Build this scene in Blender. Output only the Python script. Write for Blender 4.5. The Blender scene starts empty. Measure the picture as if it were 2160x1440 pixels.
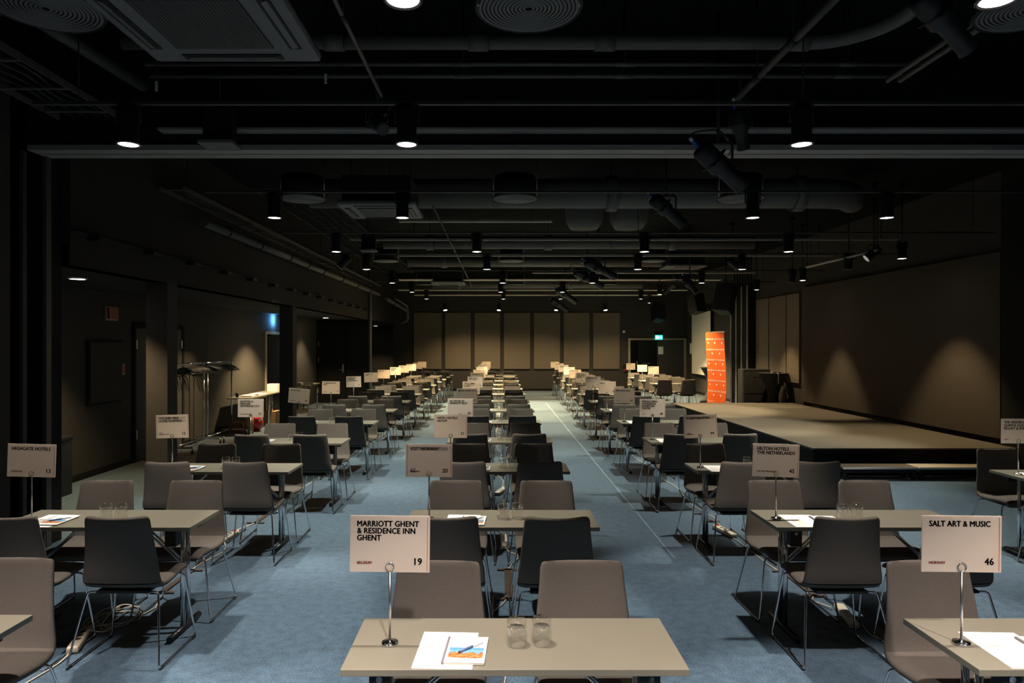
import bpy, bmesh, math, random
from mathutils import Vector, Matrix, Euler

random.seed(7)
scene = bpy.context.scene
COL = scene.collection
PI = math.pi

# ------------------------------------------------------------------ camera
CAM_Z = 1.833
F_PX, VPX, HOR = 1440.0, 1048.0, 724.5
cam_d = bpy.data.cameras.new('camera')
cam_d.sensor_fit = 'HORIZONTAL'
cam_d.sensor_width = 36.0
cam_d.lens = 36.0 * F_PX / 2160.0
cam_d.shift_x = (1080.0 - VPX) / 2160.0
cam_d.shift_y = (HOR - 720.0) / 2160.0
cam_d.clip_start, cam_d.clip_end = 0.05, 100
cam = bpy.data.objects.new('camera', cam_d)
COL.objects.link(cam)
cam.location = (0, 0, CAM_Z)
cam.rotation_euler = (PI / 2, 0, 0)
scene.camera = cam

# ------------------------------------------------------------------ world, exposure
w = bpy.data.worlds.new('world')
scene.world = w
w.use_nodes = True
w.node_tree.nodes['Background'].inputs[0].default_value = (0.9, 0.8, 0.7, 1)
w.node_tree.nodes['Background'].inputs[1].default_value = 0.0005
scene.view_settings.view_transform = 'Standard'
scene.view_settings.look = 'None'
scene.view_settings.gamma = 1
scene.view_settings.use_curve_mapping = False
scene.view_settings.exposure = 1.0
scene.cycles.caustics_reflective = False
scene.cycles.caustics_refractive = False
scene.cycles.sample_clamp_indirect = 4.0
scene.cycles.max_bounces = 8
scene.cycles.transmission_bounces = 8
scene.cycles.transparent_max_bounces = 8

# lamp powers (watts) and colours by distance down the hall
WARM = (1.0, 0.77, 0.43)
MIDC = (0.96, 0.95, 0.79)
COOL = (1.0, 0.86, 0.79)
SPOT_P = {-1: 265, 0: 190, 1: 190, 2: 190, 3: 210, 4: 270, 5: 460, 6: 900, 7: 1150, 8: 230}

# ------------------------------------------------------------------ helpers
def at(px, py, Y):
    """world X and Z of a photo pixel at depth Y"""
    return (px - VPX) / F_PX * Y, CAM_Z + (HOR - py) / F_PX * Y

def mat(name, col, rough=0.6, metal=0.0, spec=0.5, emit=None, es=1.0):
    m = bpy.data.materials.new(name)
    m.use_nodes = True
    b = m.node_tree.nodes['Principled BSDF']
    b.inputs['Base Color'].default_value = (*col, 1)
    b.inputs['Roughness'].default_value = rough
    b.inputs['Metallic'].default_value = metal
    b.inputs['Specular IOR Level'].default_value = spec
    if emit:
        b.inputs['Emission Color'].default_value = (*emit, 1)
        b.inputs['Emission Strength'].default_value = es
    return m

def noisy(m, scale, lo, hi, bump=0.0, detail=4, stretch=(1, 1, 1), scale2=None, lo2=0.9, hi2=1.1):
    """vary a material's base colour with noise, and roughen it with a bump"""
    nt = m.node_tree; N = nt.nodes; L = nt.links
    b = N['Principled BSDF']
    tc = N.new('ShaderNodeTexCoord'); mp = N.new('ShaderNodeMapping')
    mp.inputs['Scale'].default_value = stretch
    L.new(tc.outputs['Object'], mp.inputs['Vector'])
    nz = N.new('ShaderNodeTexNoise'); nz.inputs['Scale'].default_value = scale; nz.inputs['Detail'].default_value = detail
    L.new(mp.outputs[0], nz.inputs['Vector'])
    mr = N.new('ShaderNodeMapRange')
    mr.inputs['From Min'].default_value = 0.3; mr.inputs['From Max'].default_value = 0.7
    mr.inputs['To Min'].default_value = lo; mr.inputs['To Max'].default_value = hi
    L.new(nz.outputs['Fac'], mr.inputs['Value'])
    col = b.inputs['Base Color'].default_value[:]
    vm = N.new('ShaderNodeVectorMath'); vm.operation = 'SCALE'
    vm.inputs[0].default_value = col[:3]
    fac = mr.outputs[0]
    if scale2:
        n2 = N.new('ShaderNodeTexNoise'); n2.inputs['Scale'].default_value = scale2; n2.inputs['Detail'].default_value = 3
        L.new(mp.outputs[0], n2.inputs['Vector'])
        m2 = N.new('ShaderNodeMapRange')
        m2.inputs['From Min'].default_value = 0.3; m2.inputs['From Max'].default_value = 0.7
        m2.inputs['To Min'].default_value = lo2; m2.inputs['To Max'].default_value = hi2
        L.new(n2.outputs['Fac'], m2.inputs['Value'])
        mu = N.new('ShaderNodeMath'); mu.operation = 'MULTIPLY'
        L.new(fac, mu.inputs[0]); L.new(m2.outputs[0], mu.inputs[1]); fac = mu.outputs[0]
    L.new(fac, vm.inputs['Scale'])
    L.new(vm.outputs[0], b.inputs['Base Color'])
    if bump:
        bp = N.new('ShaderNodeBump'); bp.inputs['Strength'].default_value = bump; bp.inputs['Distance'].default_value = 0.004
        L.new(nz.outputs['Fac'], bp.inputs['Height']); L.new(bp.outputs[0], b.inputs['Normal'])
    return m

def waved(m, axis, scale, lo, hi, bump=0.3):
    """regular ribs or perforation lines across a surface"""
    nt = m.node_tree; N = nt.nodes; L = nt.links
    b = N['Principled BSDF']
    tc = N.new('ShaderNodeTexCoord')
    wv = N.new('ShaderNodeTexWave'); wv.bands_direction = axis; wv.inputs['Scale'].default_value = scale
    L.new(tc.outputs['Object'], wv.inputs['Vector'])
    mr = N.new('ShaderNodeMapRange'); mr.inputs['To Min'].default_value = lo; mr.inputs['To Max'].default_value = hi
    L.new(wv.outputs['Fac'], mr.inputs['Value'])
    vm = N.new('ShaderNodeVectorMath'); vm.operation = 'SCALE'
    vm.inputs[0].default_value = b.inputs['Base Color'].default_value[:3]
    L.new(mr.outputs[0], vm.inputs['Scale']); L.new(vm.outputs[0], b.inputs['Base Color'])
    bp = N.new('ShaderNodeBump'); bp.inputs['Strength'].default_value = bump; bp.inputs['Distance'].default_value = 0.004
    L.new(wv.outputs['Fac'], bp.inputs['Height']); L.new(bp.outputs[0], b.inputs['Normal'])
    return m

M = {}
M['carpet'] = noisy(mat('blue_carpet', (0.079, 0.132, 0.186), 0.95, spec=0.15), 110, 0.58, 1.42, 0.6, 3, scale2=16, lo2=0.78, hi2=1.22)
_b = M['carpet'].node_tree.nodes['Principled BSDF']
_b.inputs['Sheen Weight'].default_value = 1.0; _b.inputs['Sheen Roughness'].default_value = 0.28; _b.inputs['Sheen Tint'].default_value = (1.0, 0.74, 0.40, 1)
M['seam'] = mat('carpet_seam', (0.26, 0.33, 0.36), 0.95)
M['wall'] = noisy(mat('dark_brown_wall', (0.050, 0.043, 0.036), 0.85, spec=0.2), 60, 0.85, 1.15, 0.2, 2, (1, 1, 4))
M['wall_black'] = mat('black_wall', (0.010, 0.009, 0.009), 0.9, spec=0.2)
M['ceiling'] = mat('black_ceiling', (0.005, 0.005, 0.005), 0.95, spec=0.1)
M['soffit'] = mat('dark_soffit', (0.030, 0.026, 0.022), 0.9, spec=0.2)
M['panel'] = waved(mat('perforated_panel', (0.165, 0.128, 0.090), 0.7, spec=0.3), 'Z', 9, 0.55, 1.30, 0.5)
M['wallcloth'] = noisy(mat('woven_wall_covering', (0.075, 0.060, 0.047), 0.9, spec=0.1), 90, 0.85, 1.15, 0.3, 3, (1, 0.3, 3))
M['stagetop'] = noisy(mat('stage_carpet', (0.115, 0.098, 0.078), 0.95, spec=0.1), 140, 0.8, 1.2, 0.4, 3)
M['black'] = mat('black_paint', (0.008, 0.008, 0.008), 0.6, spec=0.3)
M['blackgloss'] = mat('black_plastic', (0.010, 0.010, 0.011), 0.35)
M['chrome'] = mat('chrome', (0.78, 0.78, 0.80), 0.14, 1.0)
M['steel'] = mat('brushed_steel', (0.62, 0.60, 0.57), 0.3, 1.0)
M['alu'] = mat('grey_aluminium', (0.30, 0.285, 0.265), 0.5, 0.3)
M['raillit'] = mat('bounce_lit_rail', (0.72, 0.62, 0.49), 0.6)  # grey rail made lighter: bounce light from the floor painted into its colour
M['railgrey'] = mat('grey_rail', (0.28, 0.255, 0.225), 0.6)
M['jamb'] = mat('dark_jamb', (0.055, 0.052, 0.045), 0.5)
M['duct'] = waved(mat('duct_paint', (0.115, 0.104, 0.090), 0.6), 'X', 14, 0.85, 1.1, 0.4)
M['pipe'] = mat('pipe_paint', (0.085, 0.075, 0.062), 0.55)
M['pipedark'] = mat('dark_pipe_paint', (0.030, 0.028, 0.025), 0.6)
M['cassette'] = mat('grey_cassette', (0.115, 0.11, 0.105), 0.6)
M['grille'] = waved(mat('grille_mesh', (0.030, 0.029, 0.028), 0.6), 'X', 18, 0.3, 1.3, 0.5)
M['fabric'] = noisy(mat('grey_wool_fabric', (0.110, 0.096, 0.082), 0.95, spec=0.1), 420, 0.82, 1.18, 0.25, 2)
M['tabletop'] = noisy(mat('taupe_laminate', (0.176, 0.164, 0.122), 0.42, spec=0.45), 6, 0.97, 1.03, 0.0)
M['tableedge'] = mat('taupe_edge', (0.16, 0.135, 0.105), 0.5)
M['paper'] = mat('white_paper', (0.84, 0.83, 0.80), 0.8, spec=0.2)
M['faintprint'] = mat('faint_print', (0.78, 0.70, 0.62), 0.8, spec=0.2)
M['ink'] = mat('black_ink', (0.012, 0.012, 0.014), 0.7, spec=0.2)
M['showthrough'] = mat('faint_grey_ink', (0.30, 0.26, 0.23), 0.8, spec=0.2)
M['redink'] = mat('red_ink', (0.58, 0.030, 0.028), 0.7, spec=0.2)
M['redline'] = mat('red_border_ink', (0.50, 0.075, 0.055), 0.7, spec=0.2)
M['spine'] = mat('grey_spine', (0.17, 0.16, 0.17), 0.5)
M['pages'] = mat('page_edges', (0.62, 0.58, 0.53), 0.8)
M['greyprint'] = mat('pale_grey_print', (0.55, 0.55, 0.57), 0.8)
M['penblue'] = mat('blue_grey_pen', (0.10, 0.16, 0.28), 0.35)
M['penwhite'] = mat('white_pen', (0.80, 0.80, 0.80), 0.35)
M['stripwhite'] = mat('cream_plastic', (0.68, 0.60, 0.46), 0.45)
M['cable'] = mat('cream_cable', (0.66, 0.60, 0.47), 0.5)
M['stripred'] = mat('red_switch', (0.55, 0.02, 0.02), 0.4)
M['tape'] = noisy(mat('brown_tape', (0.065, 0.045, 0.030), 0.5), 30, 0.8, 1.2)
M['woodframe'] = mat('pale_wood_frame', (0.36, 0.29, 0.20), 0.6)
M['cardboard'] = mat('cardboard', (0.34, 0.19, 0.085), 0.85)
M['redbag'] = mat('red_film', (0.45, 0.012, 0.015), 0.3)
M['white'] = mat('white_plastic', (0.72, 0.70, 0.66), 0.5)
M['screen'] = mat('projection_screen', (0.75, 0.66, 0.52), 0.9, spec=0.1)
M['orange'] = mat('orange_banner', (0.78, 0.115, 0.018), 0.7, spec=0.2)
M['bannerink'] = mat('white_banner_print', (0.85, 0.62, 0.50), 0.7)
M['spandex'] = noisy(mat('black_stretch_cover', (0.018, 0.018, 0.018), 0.7, spec=0.3), 8, 0.8, 1.2)
M['caseblack'] = mat('black_flight_case', (0.020, 0.019, 0.019), 0.5)
M['casegrey'] = mat('grey_case_side', (0.012, 0.0115, 0.011), 0.6)
M['doorleaf'] = mat('dark_door', (0.045, 0.040, 0.035), 0.6)
M['doorgrey'] = mat('grey_door', (0.044, 0.038, 0.033), 0.7)
M['alarmred'] = mat('dark_red_alarm', (0.25, 0.025, 0.018), 0.5)
M['connblue'] = mat('blue_connector', (0.02, 0.10, 0.45), 0.4)
M['lens'] = mat('lit_lens', (1, 1, 1), 0.3, emit=(1.0, 0.93, 0.86), es=13)
M['lensdim'] = mat('lit_lens_dim', (0.25, 0.25, 0.24), 0.3, emit=(1.0, 0.90, 0.78), es=0.12)
M['lensoff'] = mat('unlit_lens', (0.10, 0.10, 0.10), 0.15)
M['ledred'] = mat('red_led', (0.3, 0, 0), 0.4, emit=(1, 0.05, 0.08), es=4)
M['exitgreen'] = mat('exit_sign_face', (0.0, 0.3, 0.2), 0.4, emit=(0.02, 0.62, 0.52), es=1.6)
M['exitwhite'] = mat('exit_sign_symbol', (0.8, 1, 0.95), 0.4, emit=(0.65, 1.0, 0.95), es=1.8)
M['bluelit'] = mat('blue_sign_face', (0.02, 0.1, 0.3), 0.4, emit=(0.06, 0.35, 0.9), es=1.2)
M['orangeglow'] = mat('orange_disc', (0.5, 0.12, 0.04), 0.6)

def glass_mat():
    """thin clear glass: mostly see-through, mirror-like towards its edges"""
    m = mat('clear_glass', (1, 1, 1), 0.02)
    nt = m.node_tree; N = nt.nodes; L = nt.links
    t = N.new('ShaderNodeBsdfTransparent'); t.inputs[0].default_value = (.985, .985, .98, 1)
    g = N.new('ShaderNodeBsdfGlossy'); g.inputs['Roughness'].default_value = .03; g.inputs[0].default_value = (1, 1, 1, 1)
    lw = N.new('ShaderNodeLayerWeight'); lw.inputs[0].default_value = .5
    mr = N.new('ShaderNodeMapRange'); mr.inputs['To Min'].default_value = .09; mr.inputs['To Max'].default_value = .85
    pw = N.new('ShaderNodeMath'); pw.operation = 'POWER'; pw.inputs[1].default_value = 2.4
    L.new(lw.outputs['Facing'], pw.inputs[0]); L.new(pw.outputs[0], mr.inputs['Value'])
    mx = N.new('ShaderNodeMixShader'); L.new(mr.outputs[0], mx.inputs[0]); L.new(t.outputs[0], mx.inputs[1]); L.new(g.outputs[0], mx.inputs[2])
    L.new(mx.outputs[0], N['Material Output'].inputs[0])
    return m
M['glass'] = glass_mat()

def card_mat():
    m = mat('printed_card', (0.92, 0.85, 0.75), 0.6, spec=0.3)
    nt = m.node_tree; N = nt.nodes; L = nt.links
    b = N['Principled BSDF']; out = N['Material Output']
    t = N.new('ShaderNodeBsdfTranslucent'); t.inputs[0].default_value = (0.95, 0.84, 0.74, 1)
    mx = N.new('ShaderNodeMixShader'); mx.inputs[0].default_value = 0.6
    L.new(b.outputs[0], mx.inputs[1]); L.new(t.outputs[0], mx.inputs[2]); L.new(mx.outputs[0], out.inputs[0])
    return m
M['card'] = card_mat()

def picture_mat():
    """harbour photo on the booklet cover: blue sky, a row of orange houses, pale quay"""
    m = mat('booklet_cover_picture', (0.8, 0.8, 0.8), 0.5)
    nt = m.node_tree; N = nt.nodes; L = nt.links
    b = N['Principled BSDF']
    tc = N.new('ShaderNodeTexCoord'); sp = N.new('ShaderNodeSeparateXYZ')
    L.new(tc.outputs['Generated'], sp.inputs[0])
    vo = N.new('ShaderNodeTexVoronoi'); vo.inputs['Scale'].default_value = 7; vo.distance = 'CHEBYCHEV'
    L.new(tc.outputs['Generated'], vo.inputs['Vector'])
    nz = N.new('ShaderNodeTexNoise'); nz.inputs['Scale'].default_value = 5
    L.new(tc.outputs['Generated'], nz.inputs['Vector'])
    ad = N.new('ShaderNodeMath'); ad.operation = 'MULTIPLY_ADD'; ad.inputs[1].default_value = 0.42
    L.new(nz.outputs['Fac'], ad.inputs[0]); L.new(sp.outputs['Y'], ad.inputs[2])
    rp = N.new('ShaderNodeValToRGB'); e = rp.color_ramp.elements
    rp.color_ramp.interpolation = 'CONSTANT'
    e[0].position = 0; e[0].color = (0.55, 0.48, 0.42, 1)
    e[1].position = 0.34; e[1].color = (0.42, 0.10, 0.02, 1)
    for p, c in ((0.42, (0.62, 0.30, 0.10, 1)), (0.50, (0.45, 0.11, 0.03, 1)), (0.60, (0.60, 0.26, 0.07, 1)), (0.68, (0.36, 0.08, 0.02, 1)), (0.76, (0.16, 0.36, 0.60, 1)), (1.0, (0.09, 0.28, 0.56, 1))):
        el = e.new(p); el.color = c
    L.new(ad.outputs[0], rp.inputs[0])
    L.new(rp.outputs[0], b.inputs['Base Color'])
    return m
M['picture'] = picture_mat()

def box(bm, x0, x1, y0, y1, z0, z1):
    vs = [bm.verts.new(p) for p in ((x0, y0, z0), (x1, y0, z0), (x1, y1, z0), (x0, y1, z0), (x0, y0, z1), (x1, y0, z1), (x1, y1, z1), (x0, y1, z1))]
    for f in ((0, 3, 2, 1), (4, 5, 6, 7), (0, 1, 5, 4), (1, 2, 6, 5), (2, 3, 7, 6), (3, 0, 4, 7)):
        bm.faces.new([vs[i] for i in f])
    return vs

def cbox(bm, c, s, rot=None):
    vs = box(bm, -s[0] / 2, s[0] / 2, -s[1] / 2, s[1] / 2, -s[2] / 2, s[2] / 2)
    R = (rot if rot is not None else Matrix.Identity(3)).to_4x4()
    bmesh.ops.transform(bm, matrix=Matrix.Translation(c) @ R, verts=vs)
    return vs

def fillet(path, r, n=4):
    """round the corners of a polyline"""
    pts = [Vector(p) for p in path]
    if r <= 0 or len(pts) < 3:
        return pts
    out = [pts[0]]
    for i in range(1, len(pts) - 1):
        a, b, c = pts[i - 1], pts[i], pts[i + 1]
        u, v = (a - b), (c - b)
        rr = min(r, u.length * 0.45, v.length * 0.45)
        p, q = b + u.normalized() * rr, b + v.normalized() * rr
        for k in range(n + 1):
            t = k / n
            out.append(p * (1 - t) ** 2 + b * 2 * t * (1 - t) + q * t * t)
    out.append(pts[-1])
    return out

def tube(bm, path, r, seg=8, fil=0.0, closed=False, caps=True):
    pts = fillet(path, fil) if not closed else [Vector(p) for p in path]
    n = len(pts)
    rings = []
    up = None
    for i in range(n):
        if closed:
            d = pts[(i + 1) % n] - pts[i - 1]
        else:
            d = pts[min(i + 1, n - 1)] - pts[max(i - 1, 0)]
        d.normalize()
        if up is None:
            up = Vector((0, 0, 1)) if abs(d.z) < 0.9 else Vector((1, 0, 0))
        s = d.cross(up)
        if s.length < 1e-4:
            s = d.cross(Vector((0, 1, 0)))
        s.normalize(); up = s.cross(d).normalized()
        rad = r[i] if isinstance(r, (list, tuple)) else r
        rings.append([bm.verts.new(pts[i] + (s * math.cos(a) + up * math.sin(a)) * rad) for a in (2 * PI * k / seg for k in range(seg))])
    for i in range(n if closed else n - 1):
        A, B = rings[i], rings[(i + 1) % n]
        for k in range(seg):
            f = bm.faces.new((A[k], A[(k + 1) % seg], B[(k + 1) % seg], B[k])); f.smooth = True
    if caps and not closed:
        bm.faces.new(rings[0][::-1]); bm.faces.new(rings[-1])

def lathe(bm, prof, seg=24, c=(0, 0, 0), cap0=True, cap1=True, smooth=True):
    rings = []
    for r, z in prof:
        rings.append([bm.verts.new((c[0] + r * math.cos(2 * PI * k / seg), c[1] + r * math.sin(2 * PI * k / seg), c[2] + z)) for k in range(seg)])
    for A, B in zip(rings, rings[1:]):
        for k in range(seg):
            f = bm.faces.new((A[k], A[(k + 1) % seg], B[(k + 1) % seg], B[k])); f.smooth = smooth
    if cap0: bm.faces.new(rings[0][::-1])
    if cap1: bm.faces.new(rings[-1])

def obj(name, bm, m, parent=None, loc=None, rot=None, bevel=0.0, recalc=True):
    if recalc:
        bmesh.ops.recalc_face_normals(bm, faces=bm.faces[:])
    me = bpy.data.meshes.new(name)
    bm.to_mesh(me); bm.free()
    me.materials.append(M[m] if isinstance(m, str) else m)
    o = bpy.data.objects.new(name, me)
    COL.objects.link(o)
    if parent: o.parent = parent
    if loc: o.location = loc
    if rot: o.rotation_euler = rot
    if bevel:
        b = o.modifiers.new('bevel', 'BEVEL'); b.width = bevel; b.segments = 2; b.limit_method = 'ANGLE'
    return o

def bx(name, dims, m, parent=None, bevel=0.0):
    bm = bmesh.new(); box(bm, *dims)
    return obj(name, bm, m, parent, bevel=bevel)

def tb(name, path, r, m, parent=None, fil=0.0, seg=8):
    bm = bmesh.new(); tube(bm, path, r, seg, fil)
    return obj(name, bm, m, parent)

def lt(name, prof, m, parent=None, seg=24, c=(0, 0, 0), **k):
    bm = bmesh.new(); lathe(bm, prof, seg, c, **k)
    return obj(name, bm, m, parent)

def tag(o, label=None, cat=None, group=None, kind=None):
    if label: o['label'] = label
    if cat: o['category'] = cat
    if group: o['group'] = group
    if kind: o['kind'] = kind
    return o

def thing(name, label, cat, loc=(0, 0, 0), rz=0.0, group=None):
    o = bpy.data.objects.new(name, None)
    o.empty_display_size = 0.1
    COL.objects.link(o)
    o.location = loc; o.rotation_euler = (0, 0, rz)
    return tag(o, label, cat, group)

def struct(o, label=None, cat=None):
    return tag(o, label, cat, kind='structure')

def copy_tree(o, parent=None):
    c = o.copy(); COL.objects.link(c)
    if parent is not None: c.parent = parent
    for ch in list(o.children): copy_tree(ch, c)
    return c

class Proto:
    """first use gives the built thing itself, later uses give copies"""
    def __init__(s, root): s.root, s.used = root, False
    def put(s, loc, rz, label, group=None, cat=None):
        o = copy_tree(s.root) if s.used else s.root
        s.used = True
        o.location = loc; o.rotation_euler = (0, 0, rz)
        return tag(o, label, cat, group)

# lettering: a flat mesh from the built-in font, in the XZ plane, facing -Y, left end at x=0, baseline z=0
def text_mesh(body, cap, xs=1.0, bold=0.042, align='LEFT', mirror=False):
    cu = bpy.data.curves.new('lettering', 'FONT')
    cu.body = body; cu.size = 1.0; cu.resolution_u = 3; cu.extrude = 0.0; cu.space_character = 1.04
    o = bpy.data.objects.new('lettering', cu); COL.objects.link(o)
    dg = bpy.context.evaluated_depsgraph_get(); dg.update()
    me = bpy.data.meshes.new_from_object(o.evaluated_get(dg))
    bpy.data.objects.remove(o); bpy.data.curves.remove(cu)
    s = cap / 0.729
    x0 = min((v.co.x for v in me.vertices), default=0); x1 = max((v.co.x for v in me.vertices), default=0)
    wd = (x1 - x0) * s * xs
    for v in me.vertices:
        x = (v.co.x - x0) * s * xs
        if mirror: x = wd - x
        if align == 'RIGHT': x -= wd
        if align == 'CENTER': x -= wd / 2
        v.co = (x, 0.0, v.co.y * s)
    if mirror: me.flip_normals()
    if bold:        # heavier strokes: the outline printed again a hair to each side
        bm = bmesh.new(); d = bold * s
        for dx, dz in ((-d, 0), (d, 0), (0, d * .7), (0, -d * .7), (d * .5, 0), (-d * .5, 0)):
            n = len(bm.verts); bm.from_mesh(me); bm.verts.ensure_lookup_table()
            for v in bm.verts[n:]: v.co.x += dx; v.co.z += dz
        bm.to_mesh(me); bm.free()
    return me, wd

def join_meshes(name, items, m, parent=None):
    """items: list of (mesh, dx, dz, dy)"""
    bm = bmesh.new()
    for me, dx, dz, dy in items:
        n = len(bm.verts)
        bm.from_mesh(me); bm.verts.ensure_lookup_table()
        for v in bm.verts[n:]:
            v.co.x += dx; v.co.y += dy; v.co.z += dz
        bpy.data.meshes.remove(me)
    return obj(name, bm, m, parent, recalc=False)

ORD = ['front', 'second', 'third', 'fourth', 'fifth', 'sixth', 'seventh', 'eighth', 'ninth', 'tenth', 'eleventh', 'twelfth', 'thirteenth', 'last']

# ------------------------------------------------------------------ the room
HC = 4.35            # ceiling height of the hall
XR = 7.35            # right wall
XG = -5.60           # wall of the side gallery
YB = 26.5            # back wall
Y0 = -4.0
LOWC = 2.575         # low ceiling of the gallery
struct(bx('floor', (-7.4, 7.7, Y0 - .2, 31, -0.10, 0), 'carpet'))
struct(bx('ceiling', (-7.4, 7.7, Y0 - .2, 31, HC, HC + 0.1), 'ceiling'))
struct(bx('wall_rear', (-7.4, 7.7, Y0 - .2, Y0, 0, HC), 'wall'))
# right wall
struct(bx('wall_right', (XR, XR + 0.2, Y0, YB + 2, 0, HC), 'wall'))
# left wall of the near hall and the black pocket beside the sliding partition
struct(bx('wall_left', (-4.35, -4.12, Y0, 5.80, 0, HC), 'wall'))
bm = bmesh.new()
box(bm, -5.9, -4.12, 5.78, 5.80, 0, HC); box(bm, -5.9, -4.08, 6.17, 6.40, 0, HC); box(bm, -5.9, -5.7, 5.8, 6.2, 0, HC)
struct(obj('trim_1', bm, 'wall_black'))
# gallery wall with an opening for the half open door
bm = bmesh.new()
for y0, y1, z0, z1 in ((6.2, 16.55, 0, HC), (17.62, 21.2, 0, HC), (16.55, 17.62, 2.08, HC)):
    box(bm, XG - 0.2, XG, y0, y1, z0, z1)
struct(obj('wall_gallery', bm, 'wall'))
bm = bmesh.new()
box(bm, -7.3, XG - 0.2, 16.3, 16.35, 0, 2.4); box(bm, -7.3, XG - 0.2, 18.4, 18.45, 0, 2.4); box(bm, -7.3, -7.25, 16.3, 18.45, 0, 2.4); box(bm, -7.3, XG - 0.2, 16.3, 18.45, 2.35, 2.4)
struct(obj('wall_closet', bm, 'wall_black'))
struct(bx('wall_cross', (XG, -3.98, 21.2, 21.4, 0, HC), 'wall_black'))
# end of the gallery beyond the cross wall
struct(bx('wall_end', (-7.0, -3.9, 29.8, 30.0, 0, HC), 'wall'))
struct(bx('wall_far_left', (-7.2, -7.0, 21.4, 30.0, 0, HC), 'wall'))
# low ceiling of the gallery with the bulkhead above it
bm = bmesh.new(); box(bm, XG, -4.02, 6.4, 21.2, LOWC, 2.75)
box(bm, -7.0, -4.02, 21.4, 29.8, LOWC, 2.75)
struct(obj('ceiling_gallery', bm, 'soffit'))
bm = bmesh.new(); box(bm, -4.20, -4.0, 6.4, 21.25, LOWC, HC); box(bm, -4.20, -4.0, 21.25, YB, LOWC, HC)
struct(obj('trim_2', bm, 'soffit'))
# back wall with the door recess
bm = bmesh.new()
box(bm, -4.0, 5.13, YB, YB + 0.15, 0, HC); box(bm, 5.13, 7.34, YB, YB + 0.15, 1.98, HC)
struct(obj('wall_back', bm, 'wall'))
bm = bmesh.new()
box(bm, 5.0, 5.1, YB + .15, YB + 1.3, 0, 2.2); box(bm, 5.0, 7.35, YB + 1.3, YB + 1.35, 0, 2.2); box(bm, 5.0, 7.35, YB + .15, YB + 1.3, 2.15, 2.2)
struct(obj('wall_recess', bm, 'wall'))
# baseboards
struct(bx('baseboard_left', (-4.12, -4.105, Y0, 5.78, 0, 0.09), 'wall_black'))
struct(bx('baseboard_gallery', (XG, XG + 0.015, 6.4, 16.45, 0, 0.09), 'wall_black'))
struct(bx('baseboard_right', (XR - 0.015, XR, Y0, YB, 0, 0.09), 'wall_black'))
struct(bx('baseboard_back', (-3.98, 5.08, YB - 0.015, YB, 0, 0.09), 'wall_black'))
# seam in the carpet along the aisle
bm = bmesh.new(); box(bm, 1.515, 1.523, 5.85, 21.0, 0.0, 0.0012)
struct(obj('trim_3', bm, 'seam'))

# sliding partition: double rail under a black bulkhead, jamb at the left
struct(bx('trim_4', (-4.08, XR, 5.95, 6.18, 3.56, HC), 'wall_black'))
bm = bmesh.new()
box(bm, -4.08, XR, 5.93, 6.055, 3.515, 3.56); box(bm, -4.08, XR, 6.08, 6.20, 3.515, 3.56)
struct(obj('trim_5', bm, 'railgrey'))
bm = bmesh.new(); box(bm, -2.9, XR, 5.83, 5.95, 3.66, 3.68)
struct(obj('trim_6', bm, 'railgrey'))
bm = bmesh.new(); box(bm, -4.08, -4.045, 6.13, 6.20, 0, 3.515); box(bm, -4.16, -4.13, 5.95, 6.0, 0, 3.515)
struct(obj('trim_7', bm, 'jamb'))
# second partition jamb at the cross wall
bm = bmesh.new(); box(bm, -3.98, -3.93, 21.22, 21.45, 0, 3.5)
struct(obj('trim_8', bm, 'jamb'))

# pillars of the gallery
for i, (y, lab) in enumerate(((8.3, 'square dark pillar nearer the camera, left of the coat racks'), (13.4, 'square dark pillar farther away, beside the half open door'))):
    p = bx('pillar', (-0.13, 0.13, -0.13, 0.13, 0, LOWC + 0.03), 'wall')
    p.location = (-4.135, y + 0.13, 0)
    tag(p, lab, 'pillar', 'pillars of the side gallery')

# acoustic panels: back wall (7) and right wall (3)
seams = [873, 935, 997, 1059, 1122, 1185, 1247, 1307]
for i in range(7):
    x0, _ = at(seams[i] + (0 if i == 0 else 4), 0, YB); x1, _ = at(seams[i + 1] - (0 if i == 6 else 4), 0, YB)
    o = bx('acoustic_panel', (x0, x1, YB - 0.05, YB - 0.001, 0.85, 3.03), 'panel', bevel=0.006)
    tag(o, 'brown perforated acoustic panel on the back wall, %s from the left' % ('first second third fourth fifth sixth seventh'.split()[i]), 'wall panel', 'acoustic panels on the back wall')
for i, (a, b) in enumerate(((16.5, 17.2), (17.26, 18.3), (18.36, 19.25))):
    o = bx('acoustic_panel', (XR - 0.05, XR - 0.001, a, b, 0.87, 3.06), 'panel', bevel=0.006)
    tag(o, 'ribbed brown acoustic panel on the right wall, %s' % ('nearest to the stage wall covering', 'middle one behind the cocktail table', 'next to the parked partition')[i], 'wall panel', 'acoustic panels on the right wall')
# woven wall covering behind the stage
struct(bx('trim_9', (XR - 0.09, XR - 0.002, 9.85, 16.25, 0.46, 3.16), 'wallcloth'))
struct(bx('trim_10', (XR - 0.11, XR - 0.002, 9.2, 9.8, 0, HC), 'wall_black'))
struct(bx('trim_11', (XR - 0.05, XR - 0.002, 9.85, 16.25, 0.0, 0.455), 'wall_black'))

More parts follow.
